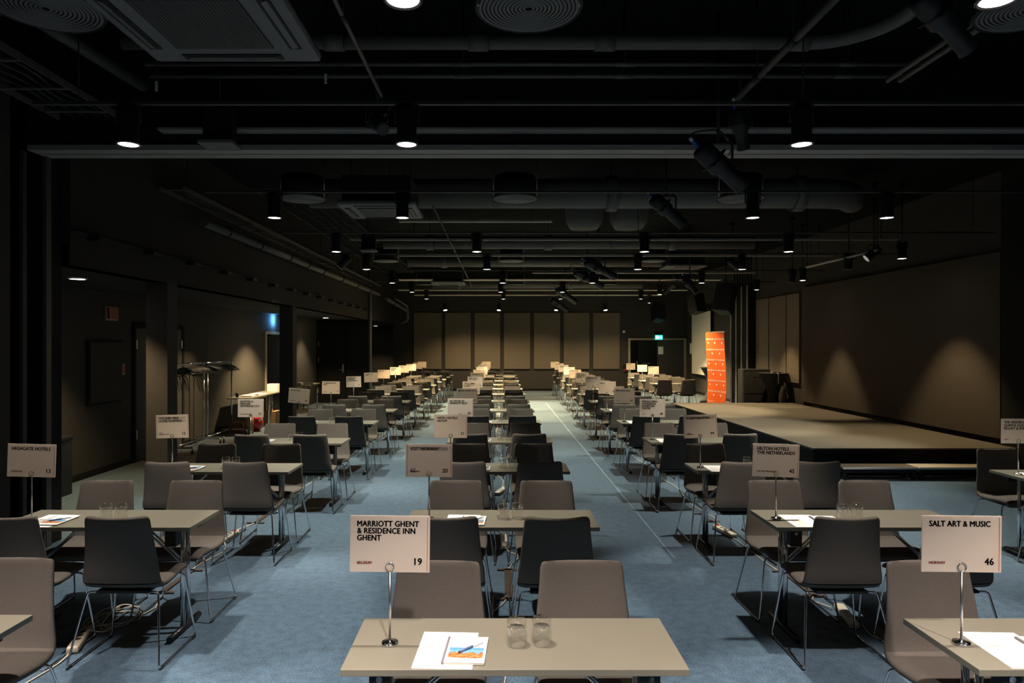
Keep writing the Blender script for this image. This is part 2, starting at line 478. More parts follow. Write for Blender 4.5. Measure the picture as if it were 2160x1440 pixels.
# ------------------------------------------------------------------ doors
def leaf_door(name, y0, y1, z1, x, m='doorleaf', label=None):
    d = thing(name, label, 'door', (x, (y0 + y1) / 2, 0))
    d['kind'] = 'structure'
    h = (y1 - y0) / 2
    bm = bmesh.new()
    box(bm, 0, 0.03, -h - .07, -h, 0, z1 + .07); box(bm, 0, 0.03, h, h + .07, 0, z1 + .07); box(bm, 0, 0.03, -h, h, z1, z1 + .07)
    obj('door_frame', bm, 'wall_black', d)
    return d, h
d, h = leaf_door('door_1', 10.55, 12.1, 2.08, XG, label='dark double door in the side wall behind the near pillar')
for s in (-1, 1):
    lf = bx('door_leaf', (0.002, 0.02, min(0, s * h) + .004, max(0, s * h) - .004, 0.01, 2.07), 'doorgrey', d)
    for z in (0.35, 1.75):
        bx('hinge', (0.02, 0.03, s * (h - .02) - .012, s * (h - .02) + .012, z, z + .14), 'steel', lf)
    tb('handle', [(0.02, s * .1, 1.05), (0.07, s * .1, 1.05), (0.07, s * .24, 1.05)], 0.009, 'steel', lf, 0.02)
d, h = leaf_door('door_2', 16.55, 17.62, 2.06, XG, label='half open side door with pale wooden frame behind the far pillar')
for ch in list(d.children):
    ch.data.materials[0] = M['woodframe']
lf = bx('door_leaf', (-0.9, 0.0, -0.02, 0.02, 0.01, 2.05), 'doorleaf', d); lf.location = (0.0, h - .05, 0); lf.rotation_euler = (0, 0, 0.25)
bx('lock_plate', (-0.86, -0.80, -0.028, 0.028, 0.95, 1.15), 'steel', lf)
bx('notice', (-0.60, -0.45, -0.025, -0.021, 1.35, 1.65), 'paper', lf)
# double doors in the cross wall
for k, (x0, x1) in enumerate(((-5.55, -4.70), (-4.66, -4.05))):
    d = thing('door_%d' % (3 + k), ('black door leaf in the cross wall, hinged on its left', 'narrow black door leaf in the cross wall beside the jamb')[k], 'door', ((x0 + x1) / 2, 21.2, 0))
    d['kind'] = 'structure'
    hw = (x1 - x0) / 2
    lf = bx('door_leaf', (-hw, hw, -0.03, -0.001, 0.01, 2.45), 'wall_black', d)
    if k == 0:
        for z in (0.3, 1.25, 1.75):
            bx('hinge', (-hw + .01, -hw + .035, -0.045, -0.03, z, z + .16), 'steel', lf)
        hb = bx('handle_plate', (hw - .09, hw - .05, -0.038, -0.03, 0.95, 1.2), 'steel', lf)
        tb('handle', [(hw - .07, -.03, 1.02), (hw - .07, -.08, 1.02), (hw - .2, -.08, 1.02)], 0.01, 'steel', lf, 0.02)
# double door at the back: pale frame, one leaf closed, the other open onto a dark recess
d = thing('door_5', 'double door with pale frame in the back wall under the green exit sign', 'door', (0, YB, 0)); d['kind'] = 'structure'
bm = bmesh.new()
box(bm, 5.10, 5.17, -0.06, 0.1, 0, 2.04); box(bm, 7.26, 7.34, -0.06, 0.1, 0, 2.04); box(bm, 5.17, 7.26, -0.06, 0.1, 1.97, 2.04)
obj('door_frame', bm, 'woodframe', d)
lf = bx('door_leaf', (6.24, 7.25, 0.0, 0.05, 0.01, 1.96), 'doorgrey', d)
bx('notice', (6.26, 6.46, -0.006, -0.001, 1.42, 1.72), 'paper', lf)
lf = bx('door_leaf', (5.17, 5.22, 0.1, 1.1, 0.01, 1.96), 'doorleaf', d)
lf = bx('door_leaf', (5.74, 6.9, 1.2, 1.24, 0.01, 1.96), 'doorleaf', d)
bx('push_bar', (5.85, 6.2, 1.12, 1.16, 1.0, 1.06), 'woodframe', lf)
bx('handle_plate', (5.66, 5.70, 1.17, 1.2, 0.98, 1.12), 'steel', lf)

# ------------------------------------------------------------------ wall fittings
t = thing('exit_sign', 'lit green exit sign above the back door', 'exit sign', (6.27, YB - 0.08, 1.99))
bx('housing', (-0.15, 0.15, 0.0, 0.08, 0.17, 0.24), 'blackgloss', t)
f = bx('lit_face', (-0.14, 0.14, -0.01, 0.01, 0.0, 0.17), 'exitgreen', t)
bm = bmesh.new()
# running figure, door and arrow
cbox(bm, (-.085, -.012, .085), (.055, .002, .12)); cbox(bm, (-.02, -.012, .085), (.016, .002, .06), Matrix.Rotation(.4, 3, 'Y'))
cbox(bm, (-.03, -.012, .045), (.012, .002, .06), Matrix.Rotation(-.6, 3, 'Y')); cbox(bm, (-.005, -.012, .05), (.012, .002, .06), Matrix.Rotation(.6, 3, 'Y'))
cbox(bm, (-.012, -.012, .13), (.022, .002, .022)); cbox(bm, (.075, -.012, .085), (.07, .002, .02))
cbox(bm, (.10, -.012, .10), (.05, .002, .018), Matrix.Rotation(.8, 3, 'Y')); cbox(bm, (.10, -.012, .07), (.05, .002, .018), Matrix.Rotation(-.8, 3, 'Y'))
obj('pictogram', bm, 'exitwhite', f)
o = lt('smoke_detector', [(0.055, 0), (0.055, 0.02), (0.035, 0.035)], 'white'); o.rotation_euler = (PI / 2, 0, 0); o.location = (*((at(1316, 699, YB)[0], YB)), at(1316, 699, YB)[1])
tag(o, 'round white detector on the back wall right of the panels', 'detector')
x, z = at(1317, 776, YB)
t = thing('fire_call_point', 'black and red call button on the back wall left of the door', 'alarm button', (x, YB, z - .12))
bx('housing', (-.07, .07, -.06, 0, .10, .24), 'blackgloss', t); bx('button_box', (-.045, .045, -.06, 0, 0, .095), 'alarmred', t)
o = bx('wall_notice', (XR - 0.006, XR - 0.001, 25.75, 25.98, 1.45, 1.85), 'paper'); tag(o, 'small white notice on the right wall between door and projection screen', 'notice')
x, z = at(234, 664, 9.9)
t = thing('fire_alarm_sounder', 'dark red fire alarm box with pale rim high on the gallery wall', 'fire alarm', (XG, 9.9, z - .08))
bx('backplate', (0, 0.02, -.15, .15, 0, .2), 'woodframe', t); bx('sounder', (0.02, .05, -.12, .12, .02, .18), 'alarmred', t)
t = thing('fire_call_point', 'small red call point beside the dark wall cabinet in the gallery', 'alarm button', (XG, 10.18, 1.37))
bx('backplate', (0, 0.02, -.06, .06, 0, .16), 'woodframe', t); bx('button_box', (0.02, .035, -.04, .04, .02, .14), 'alarmred', t)
t = thing('wall_cabinet', 'dark flush cabinet in the gallery wall left of the double door', 'cabinet', (XG, 9.72, 0.98))
bx('frame', (0, 0.035, -.42, .42, 0, .90), 'wall_black', t); bx('cabinet_door', (0.035, 0.045, -.38, .40, .03, .87), 'wall', t)
t = thing('litter_bin', 'black litter bin with steel handle against the gallery wall', 'bin', (-5.36, 8.2, 0))
bm = bmesh.new(); box(bm, -.2, .17, -.15, .15, 0, .66); obj('body', bm, 'blackgloss', t, bevel=.01)
bm = bmesh.new(); box(bm, -.21, .18, -.16, .16, .66, .71); obj('lid', bm, 'black', t, bevel=.01)
bx('handle', (.17, .185, -.155, -.135, .57, .65), 'steel', t)
# blue lit sign above the half open door, hidden behind the far pillar
t = thing('exit_sign', 'blue lit sign above the half open gallery door', 'exit sign', (XG + .12, 17.65, 2.33))
bx('housing', (-.10, .02, -.15, .15, .12, .18), 'blackgloss', t); bx('lit_face', (-.01, .01, -.14, .14, 0, .12), 'bluelit', t)
ld = bpy.data.lights.new('sign_glow', 'AREA'); ld.energy = 7; ld.color = (.12, .45, 1.0); ld.size = .25
lo = bpy.data.objects.new('sign_glow', ld); COL.objects.link(lo); lo.parent = t; lo.location = (-.02, -.55, .10); lo.rotation_euler = (0, PI / 2, 0)
# projection screen on the right wall
t = thing('projection_screen', 'pulled down cream projection screen on the right wall near the back', 'screen', (XR - .12, 24.2, .70))
bx('screen_cloth', (-.004, .004, -1.1, 1.1, .03, 2.24), 'screen', t); bx('bottom_bar', (-.015, .015, -1.12, 1.12, 0, .035), 'blackgloss', t)
bx('roller_case', (-.06, .1, -1.18, 1.18, 2.24, 2.36), 'black', t)
# parked partition panels, edge on
for i in range(7):
    t = thing('folding_wall_panel', 'parked folding wall panel by the right wall, %s counted from the ribbed panels' % ('first', 'second', 'third', 'fourth', 'fifth', 'sixth', 'seventh')[i], 'partition panel', (7.22, 19.40 + i * .225, 0), 0, 'parked partition panels')
    bx('panel_core', (-.10, .12, -.05, .05, .02, 3.50), 'black', t)
    bm = bmesh.new(); box(bm, -.115, -.10, -.055, -.03, .02, 3.5); box(bm, -.115, -.10, .03, .055, .02, 3.5)
    obj('edge_profile', bm, 'black' if i % 2 else 'alu', t)
    bx('suspension', (-.02, .02, -.02, .02, 3.5, HC), 'black', t)

# ------------------------------------------------------------------ stage
t = thing('stage', 'low stage with brown carpet top and black sides along the right wall', 'stage', (0, 0, 0))
bm = bmesh.new()
P = [(4.40, 9.5), (7.26, 9.5), (7.26, 16.8), (4.29, 16.8)]
def prism(bm, P, z0, z1):
    a = [bm.verts.new((x, y, z0)) for x, y in P]; b = [bm.verts.new((x, y, z1)) for x, y in P]
    bm.faces.new(a[::-1]); bm.faces.new(b)
    for i in range(len(P)):
        j = (i + 1) % len(P); bm.faces.new((a[i], a[j], b[j], b[i]))
prism(bm, P, 0.360, 0.378); obj('stage_top', bm, 'stagetop', t)
bm = bmesh.new(); prism(bm, [(4.42, 9.53), (7.24, 9.53), (7.24, 16.77), (4.31, 16.77)], 0.0, 0.33); obj('skirt', bm, 'wall_black', t)
bm = bmesh.new(); prism(bm, [(4.40, 9.5), (7.26, 9.5), (7.26, 16.8), (4.29, 16.8)], 0.325, 0.36); obj('edge_profile', bm, 'wall_black', t)
for i, (x0, top, lab) in enumerate(((4.64, 'tape', 'brown topped stage step, left of the two in front of the stage'), (5.66, 'woodframe', 'pale topped stage step, right of the two in front of the stage'))):
    s = thing('stage_step', lab, 'step', (x0, 9.15, 0), 0, 'stage steps')
    bx('tread', (0.0, 1.0, 0, .31, .155, .172), 'tape' if i == 0 else 'woodframe', s)
    bm = bmesh.new(); box(bm, 0, 1.0, -.006, 0, .15, .176); obj('nosing', bm, 'white', s)
    bm = bmesh.new(); box(bm, .01, .99, .012, .3, .10, .155); obj('frame', bm, 'black', s)
    for lx in (.02, .94):
        for ly in (.02, .26): bx('leg', (lx, lx + .04, ly, ly + .04, 0, .10), 'black', s)

# flight case, cocktail tables, banner
t = thing('flight_case', 'tall black flight case with latches behind the stage', 'case', (6.72, 17.85, 0))
bm = bmesh.new(); box(bm, -.33, .33, -.24, .24, .06, 1.17); obj('body', bm, 'caseblack', t, bevel=.008)
bm = bmesh.new(); box(bm, -.335, -.331, -.22, .22, .62, 1.15); box(bm, -.335, -.331, -.22, .22, .08, .60); obj('side_panel', bm, 'casegrey', t)
bm = bmesh.new(); box(bm, -.33, .33, -.246, -.24, .55, .565); box(bm, -.33, .33, -.246, -.24, 1.14, 1.165); obj('edge_profile', bm, 'casegrey', t)
for z in (.98, .35):
    for x in (-.08, .02): bx('latch', (x, x + .05, -.25, -.24, z, z + .025), 'steel', t)
for x in (-.26, .26):
    for y in (-.17, .17): lt('castor', [(.03, 0), (.03, .06)], 'blackgloss', t, 12, (x, y, 0))
def cocktail(label, loc):
    t = thing('cocktail_table', label, 'table', loc, 0, 'black covered cocktail tables')
    prof = []
    for k in range(15):
        u = k / 14
        r = .12 + .24 * abs(u - .42) ** 1.7 / .58 ** 1.7 if u > .42 else .12 + .23 * (abs(u - .42) / .42) ** 1.6
        prof.append((r, .01 + u * 1.08))
    bm = bmesh.new(); lathe(bm, prof, 32, cap1=False)
    # four stretched corners pulled to the feet
    for v in bm.verts:
        a = math.atan2(v.co.y, v.co.x); k = max(0, 1 - v.co.z / .8)
        s = 1 + .16 * k * math.cos(4 * a); v.co.x *= s; v.co.y *= s
    obj('stretch_cover', bm, 'spandex', t)
    lt('table_top', [(.355, 1.08), (.36, 1.09), (.355, 1.10)], 'spandex', t, 32)
    return t
cocktail('black covered cocktail table with a lanyard on top behind the stage', (6.94, 17.15, 0))
cocktail('black covered cocktail table half hidden behind the orange banner', (6.72, 21.3, 0))
t = thing('lanyard', 'white lanyard with dark badge hanging off the cocktail table top', 'lanyard', (6.90, 16.86, 1.1))
bx('badge', (-.02, .12, .02, .1, 0, .03), 'blackgloss', t); bx('box', (-.08, -.02, .05, .1, 0, .03), 'white', t)
tb('strap', [(0.02, .05, .006), (.02, -.075, .006), (.02, -.082, -.25)], .006, 'white', t, .02)
# roll-up banner
t = thing('rollup_banner', 'orange roll up banner with rows of white lettering behind the stage', 'banner', (5.66, 17.65, 0), -1.35)
def ban(u, v):          # u -0.42..0.42 across, v 0..2.08 up: cloth with a slight belly at its free edge
    return Vector((u - 0.05 * max(0, u) / .42 * max(0, 1 - v / .7) ** 2, .03 * math.sin(v * 2.2) + .02 * math.sin(u * 5), v + .06))
bm = bmesh.new(); g = {}
for i in range(13):
    for j in range(25):
        p = ban(-.42 + .07 * i, 2.06 * j / 24); g[i, j] = (bm.verts.new(p + Vector((0, -.003, 0))), bm.verts.new(p + Vector((0, .003, 0))))
for i in range(12):
    for j in range(24):
        for s in (0, 1):
            q = [g[i, j][s], g[i + 1, j][s], g[i + 1, j + 1][s], g[i, j + 1][s]]
            f = bm.faces.new(q if s == 0 else q[::-1]); f.smooth = True
cl = obj('banner_cloth', bm, 'orange', t)
bm = bmesh.new()
tmpl = []
for row in range(7):
    z = 1.93 - row * .27
    off = -.40 - (.12 if row % 2 else 0.0)
    for c in range(4):
        me, wd = text_mesh('Strawberry', .052, .95, .03)
        x0 = off + c * .30
        n = len(bm.verts); bm.from_mesh(me); bm.verts.ensure_lookup_table(); bpy.data.meshes.remove(me)
        for v in bm.verts[n:]:
            v.co.x += x0; v.co.z += z
        n = len(bm.verts)
        # small berry mark under each word
        lathe_pts = [(0, -.115), (.026, -.085), (.028, -.07), (.012, -.055), (-.012, -.055), (-.028, -.07), (-.026, -.085)]
        bm.faces.new([bm.verts.new((x0 + .1 + a, 0, z + b)) for a, b in lathe_pts])
        bm.verts.ensure_lookup_table()
dead = [f for f in bm.faces if abs(f.calc_center_median().x) > .405]
bmesh.ops.delete(bm, geom=dead, context='FACES')
for v in bm.verts:
    x = max(-.418, min(.418, v.co.x)); q = ban(x, v.co.z); v.co = q + Vector((0, -.006, 0)); v.co.z -= .06
obj('banner_lettering', bm, 'bannerink', cl, recalc=False)
bx('base', (-.44, .44, -.09, .09, 0, .06), 'steel', t); bx('top_rail', (-.43, .43, -.012, .035, 2.115, 2.145), 'steel', t)
tb('pole', [(0, .07, .05), (0, .045, 2.1)], .012, 'steel', t)

# loudspeakers
def loudspeaker(label, loc, rot, s):
    t = thing('loudspeaker', label, 'loudspeaker', loc, 0, 'hanging loudspeakers')
    bm = bmesh.new()
    prism(bm, [(-.5 * s[0], -.5 * s[1]), (.5 * s[0], -.5 * s[1]), (.36 * s[0], .5 * s[1]), (-.36 * s[0], .5 * s[1])], -.5 * s[2], .5 * s[2])
    cab = obj('cabinet', bm, 'black', t, bevel=.01); cab.rotation_euler = rot
    bx('front_grille', (-.47 * s[0], .47 * s[0], -.5 * s[1] - .012, -.5 * s[1], -.47 * s[2], .47 * s[2]), 'caseblack', cab)
    tb('bracket', [(-.3 * s[0], 0, .5 * s[2]), (-.3 * s[0], 0, .5 * s[2] + .12), (.3 * s[0], 0, .5 * s[2] + .12), (.3 * s[0], 0, .5 * s[2])], .012, 'black', cab, .02)
    tb('suspension', [(0, 0, .3 * s[2]), (0, 0, HC - loc[2])], .02, 'black', t)
loudspeaker('large black loudspeaker hanging above the orange banner', (6.17, 18.4, 3.04), (-.30, .10, -.75), (.5, .42, .78))
loudspeaker('black loudspeaker hanging beside the projection screen', (6.35, 21.8, 3.1), (-.25, 0.0, .55), (.45, .4, .62))
loudspeaker('black loudspeaker on a bracket high on the back wall above the door', (6.05, 25.7, 2.98), (-.3, .12, .35), (.46, .42, .62))

# ------------------------------------------------------------------ gallery furniture
def coat_rack(label, y0, y1):
    t = thing('coat_rack', label, 'coat rack', (-5.33, (y0 + y1) / 2, 0), 0, 'chrome coat racks')
    h = (y1 - y0) / 2
    for s in (-1, 1):
        p = tb('post', [(0, s * (h - .03), .12), (0, s * (h - .03), 1.47)], .014, 'chrome', t)
        f = tb('foot', [(-.22, s * (h - .03), .07), (-.22, s * (h - .03), .11), (.30, s * (h - .03), .11), (.30, s * (h - .03), .07)], .014, 'chrome', t, .03)
        for x in (-.22, .30):
            bm = bmesh.new(); cbox(bm, (x, s * (h - .03), .035), (.025, .06, .07)); obj('castor', bm, 'blackgloss', f, bevel=.01)
    tb('hanging_rail', [(0, -h - .02, 1.48), (0, h + .02, 1.48)], .014, 'chrome', t)
    tb('base_rail', [(0, -h + .03, .12), (0, h - .03, .12)], .014, 'chrome', t)
coat_rack('chrome rolling coat rack nearest the near pillar, full of hangers', 11.25, 12.45)
coat_rack('chrome rolling coat rack farther from the camera, beside the side tables', 12.55, 13.75)
hang = thing('clothes_hanger', '', 'hanger', (0, 0, 0))
bm = bmesh.new(); tube(bm, [(-.22, 0, -.17), (-.12, 0, -.105), (-.03, 0, -.065), (.03, 0, -.065), (.12, 0, -.105), (.22, 0, -.17)], [.009, .013, .013, .013, .013, .009], 8, 0)
tube(bm, [(-.20, 0, -.165), (.20, 0, -.165)], .005, 6)
obj('shoulder_bar', bm, 'blackgloss', hang)
bm = bmesh.new(); tube(bm, [(0, 0, -.06), (0, 0, -.03)] + [(.022 * math.cos(a), 0, -.003 + .022 * math.sin(a)) for a in (-1.4, -.6, .2, 1.0, 1.8, 2.6, 3.3)], .003, 6)
obj('hook', bm, 'chrome', hang)
HP = Proto(hang)
for k in range(20):
    r = 0 if k < 9 else 1
    y = 11.55 + k * .095 if k < 9 else 12.66 + (k - 9) * .09 + (.05 if k > 17 else 0)
    HP.put((-5.33, y, 1.475), random.uniform(-.12, .12) + .62 + (.3 if k >= 18 else 0) - (.9 if k == 0 else 0),
           'black hanger on the %s coat rack, %s from its near end' % (('near', 'far')[r], ORD[(k if k < 9 else k - 9)].replace('front', 'first')), 'black clothes hangers on the coat racks')
def side_table(label, y0, y1, x0, x1, h):
    t = thing('side_table', label, 'table', ((x0 + x1) / 2, (y0 + y1) / 2, 0), 0, 'side tables in the gallery')
    a, b = (x1 - x0) / 2, (y1 - y0) / 2
    bx('table_top', (-a, a, -b, b, h - .022, h), 'tabletop', t)
    for sx in (-1, 1):
        for sy in (-1, 1): tb('leg', [(sx * (a - .06), sy * (b - .1), 0), (sx * (a - .06), sy * (b - .1), h - .02)], .016, 'chrome', t)
    return t
side_table('side table beside the coat racks holding papers', 13.95, 15.3, -5.52, -5.02, .72)
side_table('side table under the white box near the half open door', 15.32, 16.5, -5.52, -5.02, .72)
side_table('side table behind the far pillar with a dark folder on it', 18.3, 19.4, -5.52, -5.02, .72)
for i, (x, y, r, n) in enumerate(((-5.28, 14.5, .1, 'nearer'), (-5.25, 15.0, -.2, 'farther'))):
    o = bx('paper_stack', (-.11, .11, -.16, .16, 0, .02), 'paper'); o.location = (x, y, .72); o.rotation_euler = (0, 0, r)
    tag(o, 'white paper stack on the side table by the coat racks, %s one' % n, 'paper', 'papers on the side table')
o = bx('box', (-.12, .12, -.1, .1, 0, .17), 'white'); o.location = (-5.25, 16.05, .72); tag(o, 'white box standing on the side table by the half open door', 'box')
o = bx('folder', (-.2, .2, -.28, .28, 0, .025), 'blackgloss'); o.location = (-5.25, 18.75, .72); o.rotation_euler = (0, 0, .3); tag(o, 'dark folder lying on the side table behind the far pillar', 'folder')
o = bx('paper_stack', (-.06, .06, -.1, .1, 0, .06), 'woodframe'); o.location = (-5.30, 18.4, .72); tag(o, 'small cream box beside the dark folder on the far side table', 'box')
o = lt('cup', [(.03, 0), (.04, .09)], 'blackgloss', None, 16); o.location = (-5.38, 14.15, .72); tag(o, 'dark cup on the near end of the side table', 'cup')
t = thing('cardboard_tube', 'upright brown cardboard tube under the near side table', 'tube', (-5.05, 13.9, 0)); lt('tube', [(.09, 0), (.09, .42)], 'cardboard', t, 20)
lt('lid', [(.092, .40), (.092, .43)], 'woodframe', t, 20)
t = thing('bag', 'red shiny bag with a white tag under the side table', 'bag', (-5.08, 14.35, 0))
bm = bmesh.new(); bmesh.ops.create_icosphere(bm, subdivisions=3, radius=.17)
for v in bm.verts:
    v.co.z = max(v.co.z * 1.1 + .17, 0); k = 1 + .1 * math.sin(v.co.x * 40) * math.cos(v.co.y * 35 + v.co.z * 20); v.co.x *= k; v.co.y *= k
for f in bm.faces: f.smooth = True
obj('body', bm, 'redbag', t)
bm = bmesh.new(); cbox(bm, (.13, -.10, .24), (.13, .01, .05), Matrix.Rotation(-.5, 3, 'Y')); obj('tag', bm, 'paper', t)
t = thing('cardboard_box', 'open brown cardboard box under the side table near the far pillar', 'box', (-5.1, 15.6, 0))
bm = bmesh.new(); box(bm, -.16, .16, -.2, .2, 0, .30); obj('body', bm, 'cardboard', t)
bm = bmesh.new(); cbox(bm, (.2, -.05, .33), (.16, .34, .006), Matrix.Rotation(-.35, 3, 'Y')); obj('flap', bm, 'cardboard', t)
t = thing('cardboard_box', 'low brown cardboard box behind the coat rack foot under the table', 'box', (-5.35, 14.15, 0))
bm = bmesh.new(); box(bm, -.14, .14, -.16, .16, 0, .2); obj('body', bm, 'cardboard', t)

# ------------------------------------------------------------------ conference chair
def shell_bm(stations, cap_start, cap_end):
    """stations: (y, z, half width, thickness, bow) along the padded shell"""
    bm = bmesh.new()
    us = [-1, -.985, -.94, -.8, -.5, 0, .5, .8, .94, .985, 1]
    def loop():
        L = []
        for u in us:
            e = (1 - abs(u) ** 14) if abs(u) < 1 else 0
            L.append((u, .5 * min(1, math.sqrt(max(0, e)))))
        R = [(u, -o) for u, o in L[1:-1]][::-1]
        return L + R
    rings = []
    n = len(stations)
    for i, (y, z, hw, t, bow) in enumerate(stations):
        a = stations[max(i - 1, 0)]; b = stations[min(i + 1, n - 1)]
        d = Vector((0, b[0] - a[0], b[1] - a[1])).normalized()
        nrm = Vector((0, -d.z, d.y))            # towards the sitter
        if nrm.y < 0 and abs(nrm.y) > abs(nrm.z): nrm = -nrm
        if abs(nrm.z) >= abs(nrm.y) and nrm.z < 0: nrm = -nrm
        rings.append([bm.verts.new(Vector((u * hw, y, z)) + nrm * (o * t + bow * u * u)) for u, o in loop()])
    k = len(rings[0])
    for A, B in zip(rings, rings[1:]):
        for j in range(k):
            f = bm.faces.new((A[j], A[(j + 1) % k], B[(j + 1) % k], B[j])); f.smooth = True
    for flag, R in ((cap_start, rings[0]), (cap_end, rings[-1])):
        if flag:
            f = bm.faces.new(R); f.smooth = False
    return bm

BACK = [(-.2160, .850, .150, .012, .034), (-.2155, .847, .172, .024, .034), (-.214, .840, .181, .030, .034), (-.211, .822, .1865, .032, .034), (-.199, .76, .191, .032, .033),
        (-.182, .68, .200, .033, .030), (-.165, .60, .209, .035, .024), (-.153, .54, .217, .037, .016), (-.146, .50, .222, .039, .010), (-.134, .467, .225, .041, .006)]
SEAT = [(-.134, .467, .225, .041, .006), (-.112, .445, .226, .042, .005), (-.08, .434, .226, .043, .005), (-.03, .429, .224, .044, .005), (.05, .434, .220, .044, .004), (.13, .446, .216, .044, .001),
        (.19, .452, .212, .042, -.003), (.225, .448, .208, .038, -.005), (.25, .438, .202, .030, -.006), (.262, .428, .190, .014, -.006)]
chair = thing('conference_chair', '', 'chair', (0, 0, 0))
obj('backrest', shell_bm(BACK, True, False), 'fabric', chair)
obj('seat', shell_bm(SEAT, False, True), 'fabric', chair)
for s in (-1, 1):
    lg = tb('sled_leg', [(s * .10, -.10, .402), (s * .205, -.12, .402), (s * .262, -.228, .010), (s * .262, .228, .010), (s * .208, .185, .410), (s * .10, .185, .416)], .0062, 'chrome', chair, .022, 8)
    for y in (-.20, .20):
        bm = bmesh.new(); cbox(bm, (s * .262, y, .0065), (.016, .035, .013)); obj('glide', bm, 'blackgloss', lg)
bm = bmesh.new(); box(bm, -.15, .15, -.13, .20, .396, .413)
obj('under_plate', bm, 'black', chair, bevel=.004)
CH = Proto(chair)

# ------------------------------------------------------------------ folding table (origin at the floor under its centre)
TH, TW, TD = .715, 1.20, .44
table = thing('folding_table', '', 'table', (0, 0, 0))
bm = bmesh.new(); box(bm, -TW / 2, TW / 2, -TD / 2, TD / 2, TH - .024, TH); obj('tabletop', bm, 'tabletop', table, bevel=.002)
for s in (-1, 1):
    x = s * .47
    bm = bmesh.new()
    tube(bm, [(x, -.20, TH - .045), (x, .03, TH - .045)], .012, 10)
    tube(bm, [(x, -.035, .04), (x, -.035, TH - .05)], .0145, 10)
    tube(bm, [(x, .040, .04), (x, .040, TH - .028)], .0145, 10)
    lg = obj('leg', bm, 'chrome', table)
    bm = bmesh.new(); tube(bm, [(x, -.21, .025), (x, .20, .025)], .02, 10); obj('foot_bar', bm, 'blackgloss', lg)
    bm = bmesh.new(); box(bm, x - .035, x + .035, -.20, -.14, TH - .125, TH - .024); box(bm, x - .035, x + .035, .12, .18, TH - .09, TH - .024); obj('hinge_bracket', bm, 'black', lg, bevel=.004)
    bm = bmesh.new()
    for y in (-.012, .025): tube(bm, [(x - s * .005, y, .42), (x - s * .30, y, TH - .028)], .007, 8)
    obj('brace', bm, 'steel', lg)
TB = Proto(table)

# tumbler standing upside down (origin at the table surface)
gl = thing('glass_tumbler', '', 'glass', (0, 0, 0))
lt('wall', [(.0352, .001), (.0372, .0008), (.0376, .02), (.0368, .070)], 'glass', gl, 28, cap0=False, cap1=False)
lt('inner_wall', [(.0350, .002), (.0346, .03), (.0330, .055), (.029, .066), (.001, .0665)], 'glass', gl, 28, cap0=False, cap1=False)
lt('thick_base', [(.0005, .0672), (.0295, .0672), (.0365, .0702), (.0362, .084), (.0345, .093), (.031, .098), (.0005, .0985)], 'glass', gl, 28, cap0=True, cap1=True)
GL = Proto(gl)

# A4 sheet, booklet, pen (origin at the table surface)
sh = thing('paper_sheet', '', 'paper', (0, 0, 0))
bx('sheet', (-.105, .105, -.1485, .1485, 0.0, .0015), 'paper', sh)
bx('printed_block', (-.075, -.012, -.11, .03, .0015, .0019), 'faintprint', sh)
SH = Proto(sh)
bk = thing('booklet', '', 'booklet', (0, 0, 0))
bx('pages', (-.074, .074, -.104, .104, 0, .007), 'pages', bk)
cv = bx('cover', (-.068, .075, -.105, .105, .007, .0082), 'paper', bk)
bx('cover_picture', (-.058, .066, -.078, .012, .0082, .0085), 'picture', cv)
bm = bmesh.new()
for x0, x1, y in ((-.045, .03, .062), (-.045, .005, .048), (-.045, -.015, .034)): box(bm, x0, x1, y, y + .005, .0082, .0085)
obj('title_print', bm, 'greyprint', cv)
bx('spine', (-.076, -.067, -.105, .105, 0, .0084), 'spine', bk)
BK = Proto(bk)
pn = thing('ballpoint_pen', '', 'pen', (0, 0, 0))
tb('barrel', [(-.045, 0, .0045), (.02, 0, .0045)], .0045, 'penblue', pn); tb('cap', [(.02, 0, .0045), (.068, 0, .0045), (.072, 0, .0045)], .0045, 'penwhite', pn)
tb('tip', [(-.045, 0, .0045), (-.058, 0, .0045)], .0022, 'steel', pn)
PN = Proto(pn)

# ------------------------------------------------------------------ table signs
me, wd = text_mesh('MARRIOTT GHENT', .0200, 1.0)
bpy.data.meshes.remove(me)
XS = .2135 / wd
def bars(lines):
    """print too small to read in the photo: short dark strokes"""
    bm = bmesh.new()
    rnd = random.Random(len(lines) * 7 + int(lines[0] * 100))
    for i, wdt in enumerate(lines):
        x = -.1215; z = .065 - i * .026
        while x < -.1215 + wdt:
            ww = rnd.uniform(.008, .014)
            vs = [bm.verts.new(p) for p in ((x, -.0022, z), (x + ww, -.0022, z), (x + ww, -.0022, z + .016), (x, -.0022, z + .016))]
            bm.faces.new(vs); x += ww + (.004 if rnd.random() > .25 else .014)
    return bm

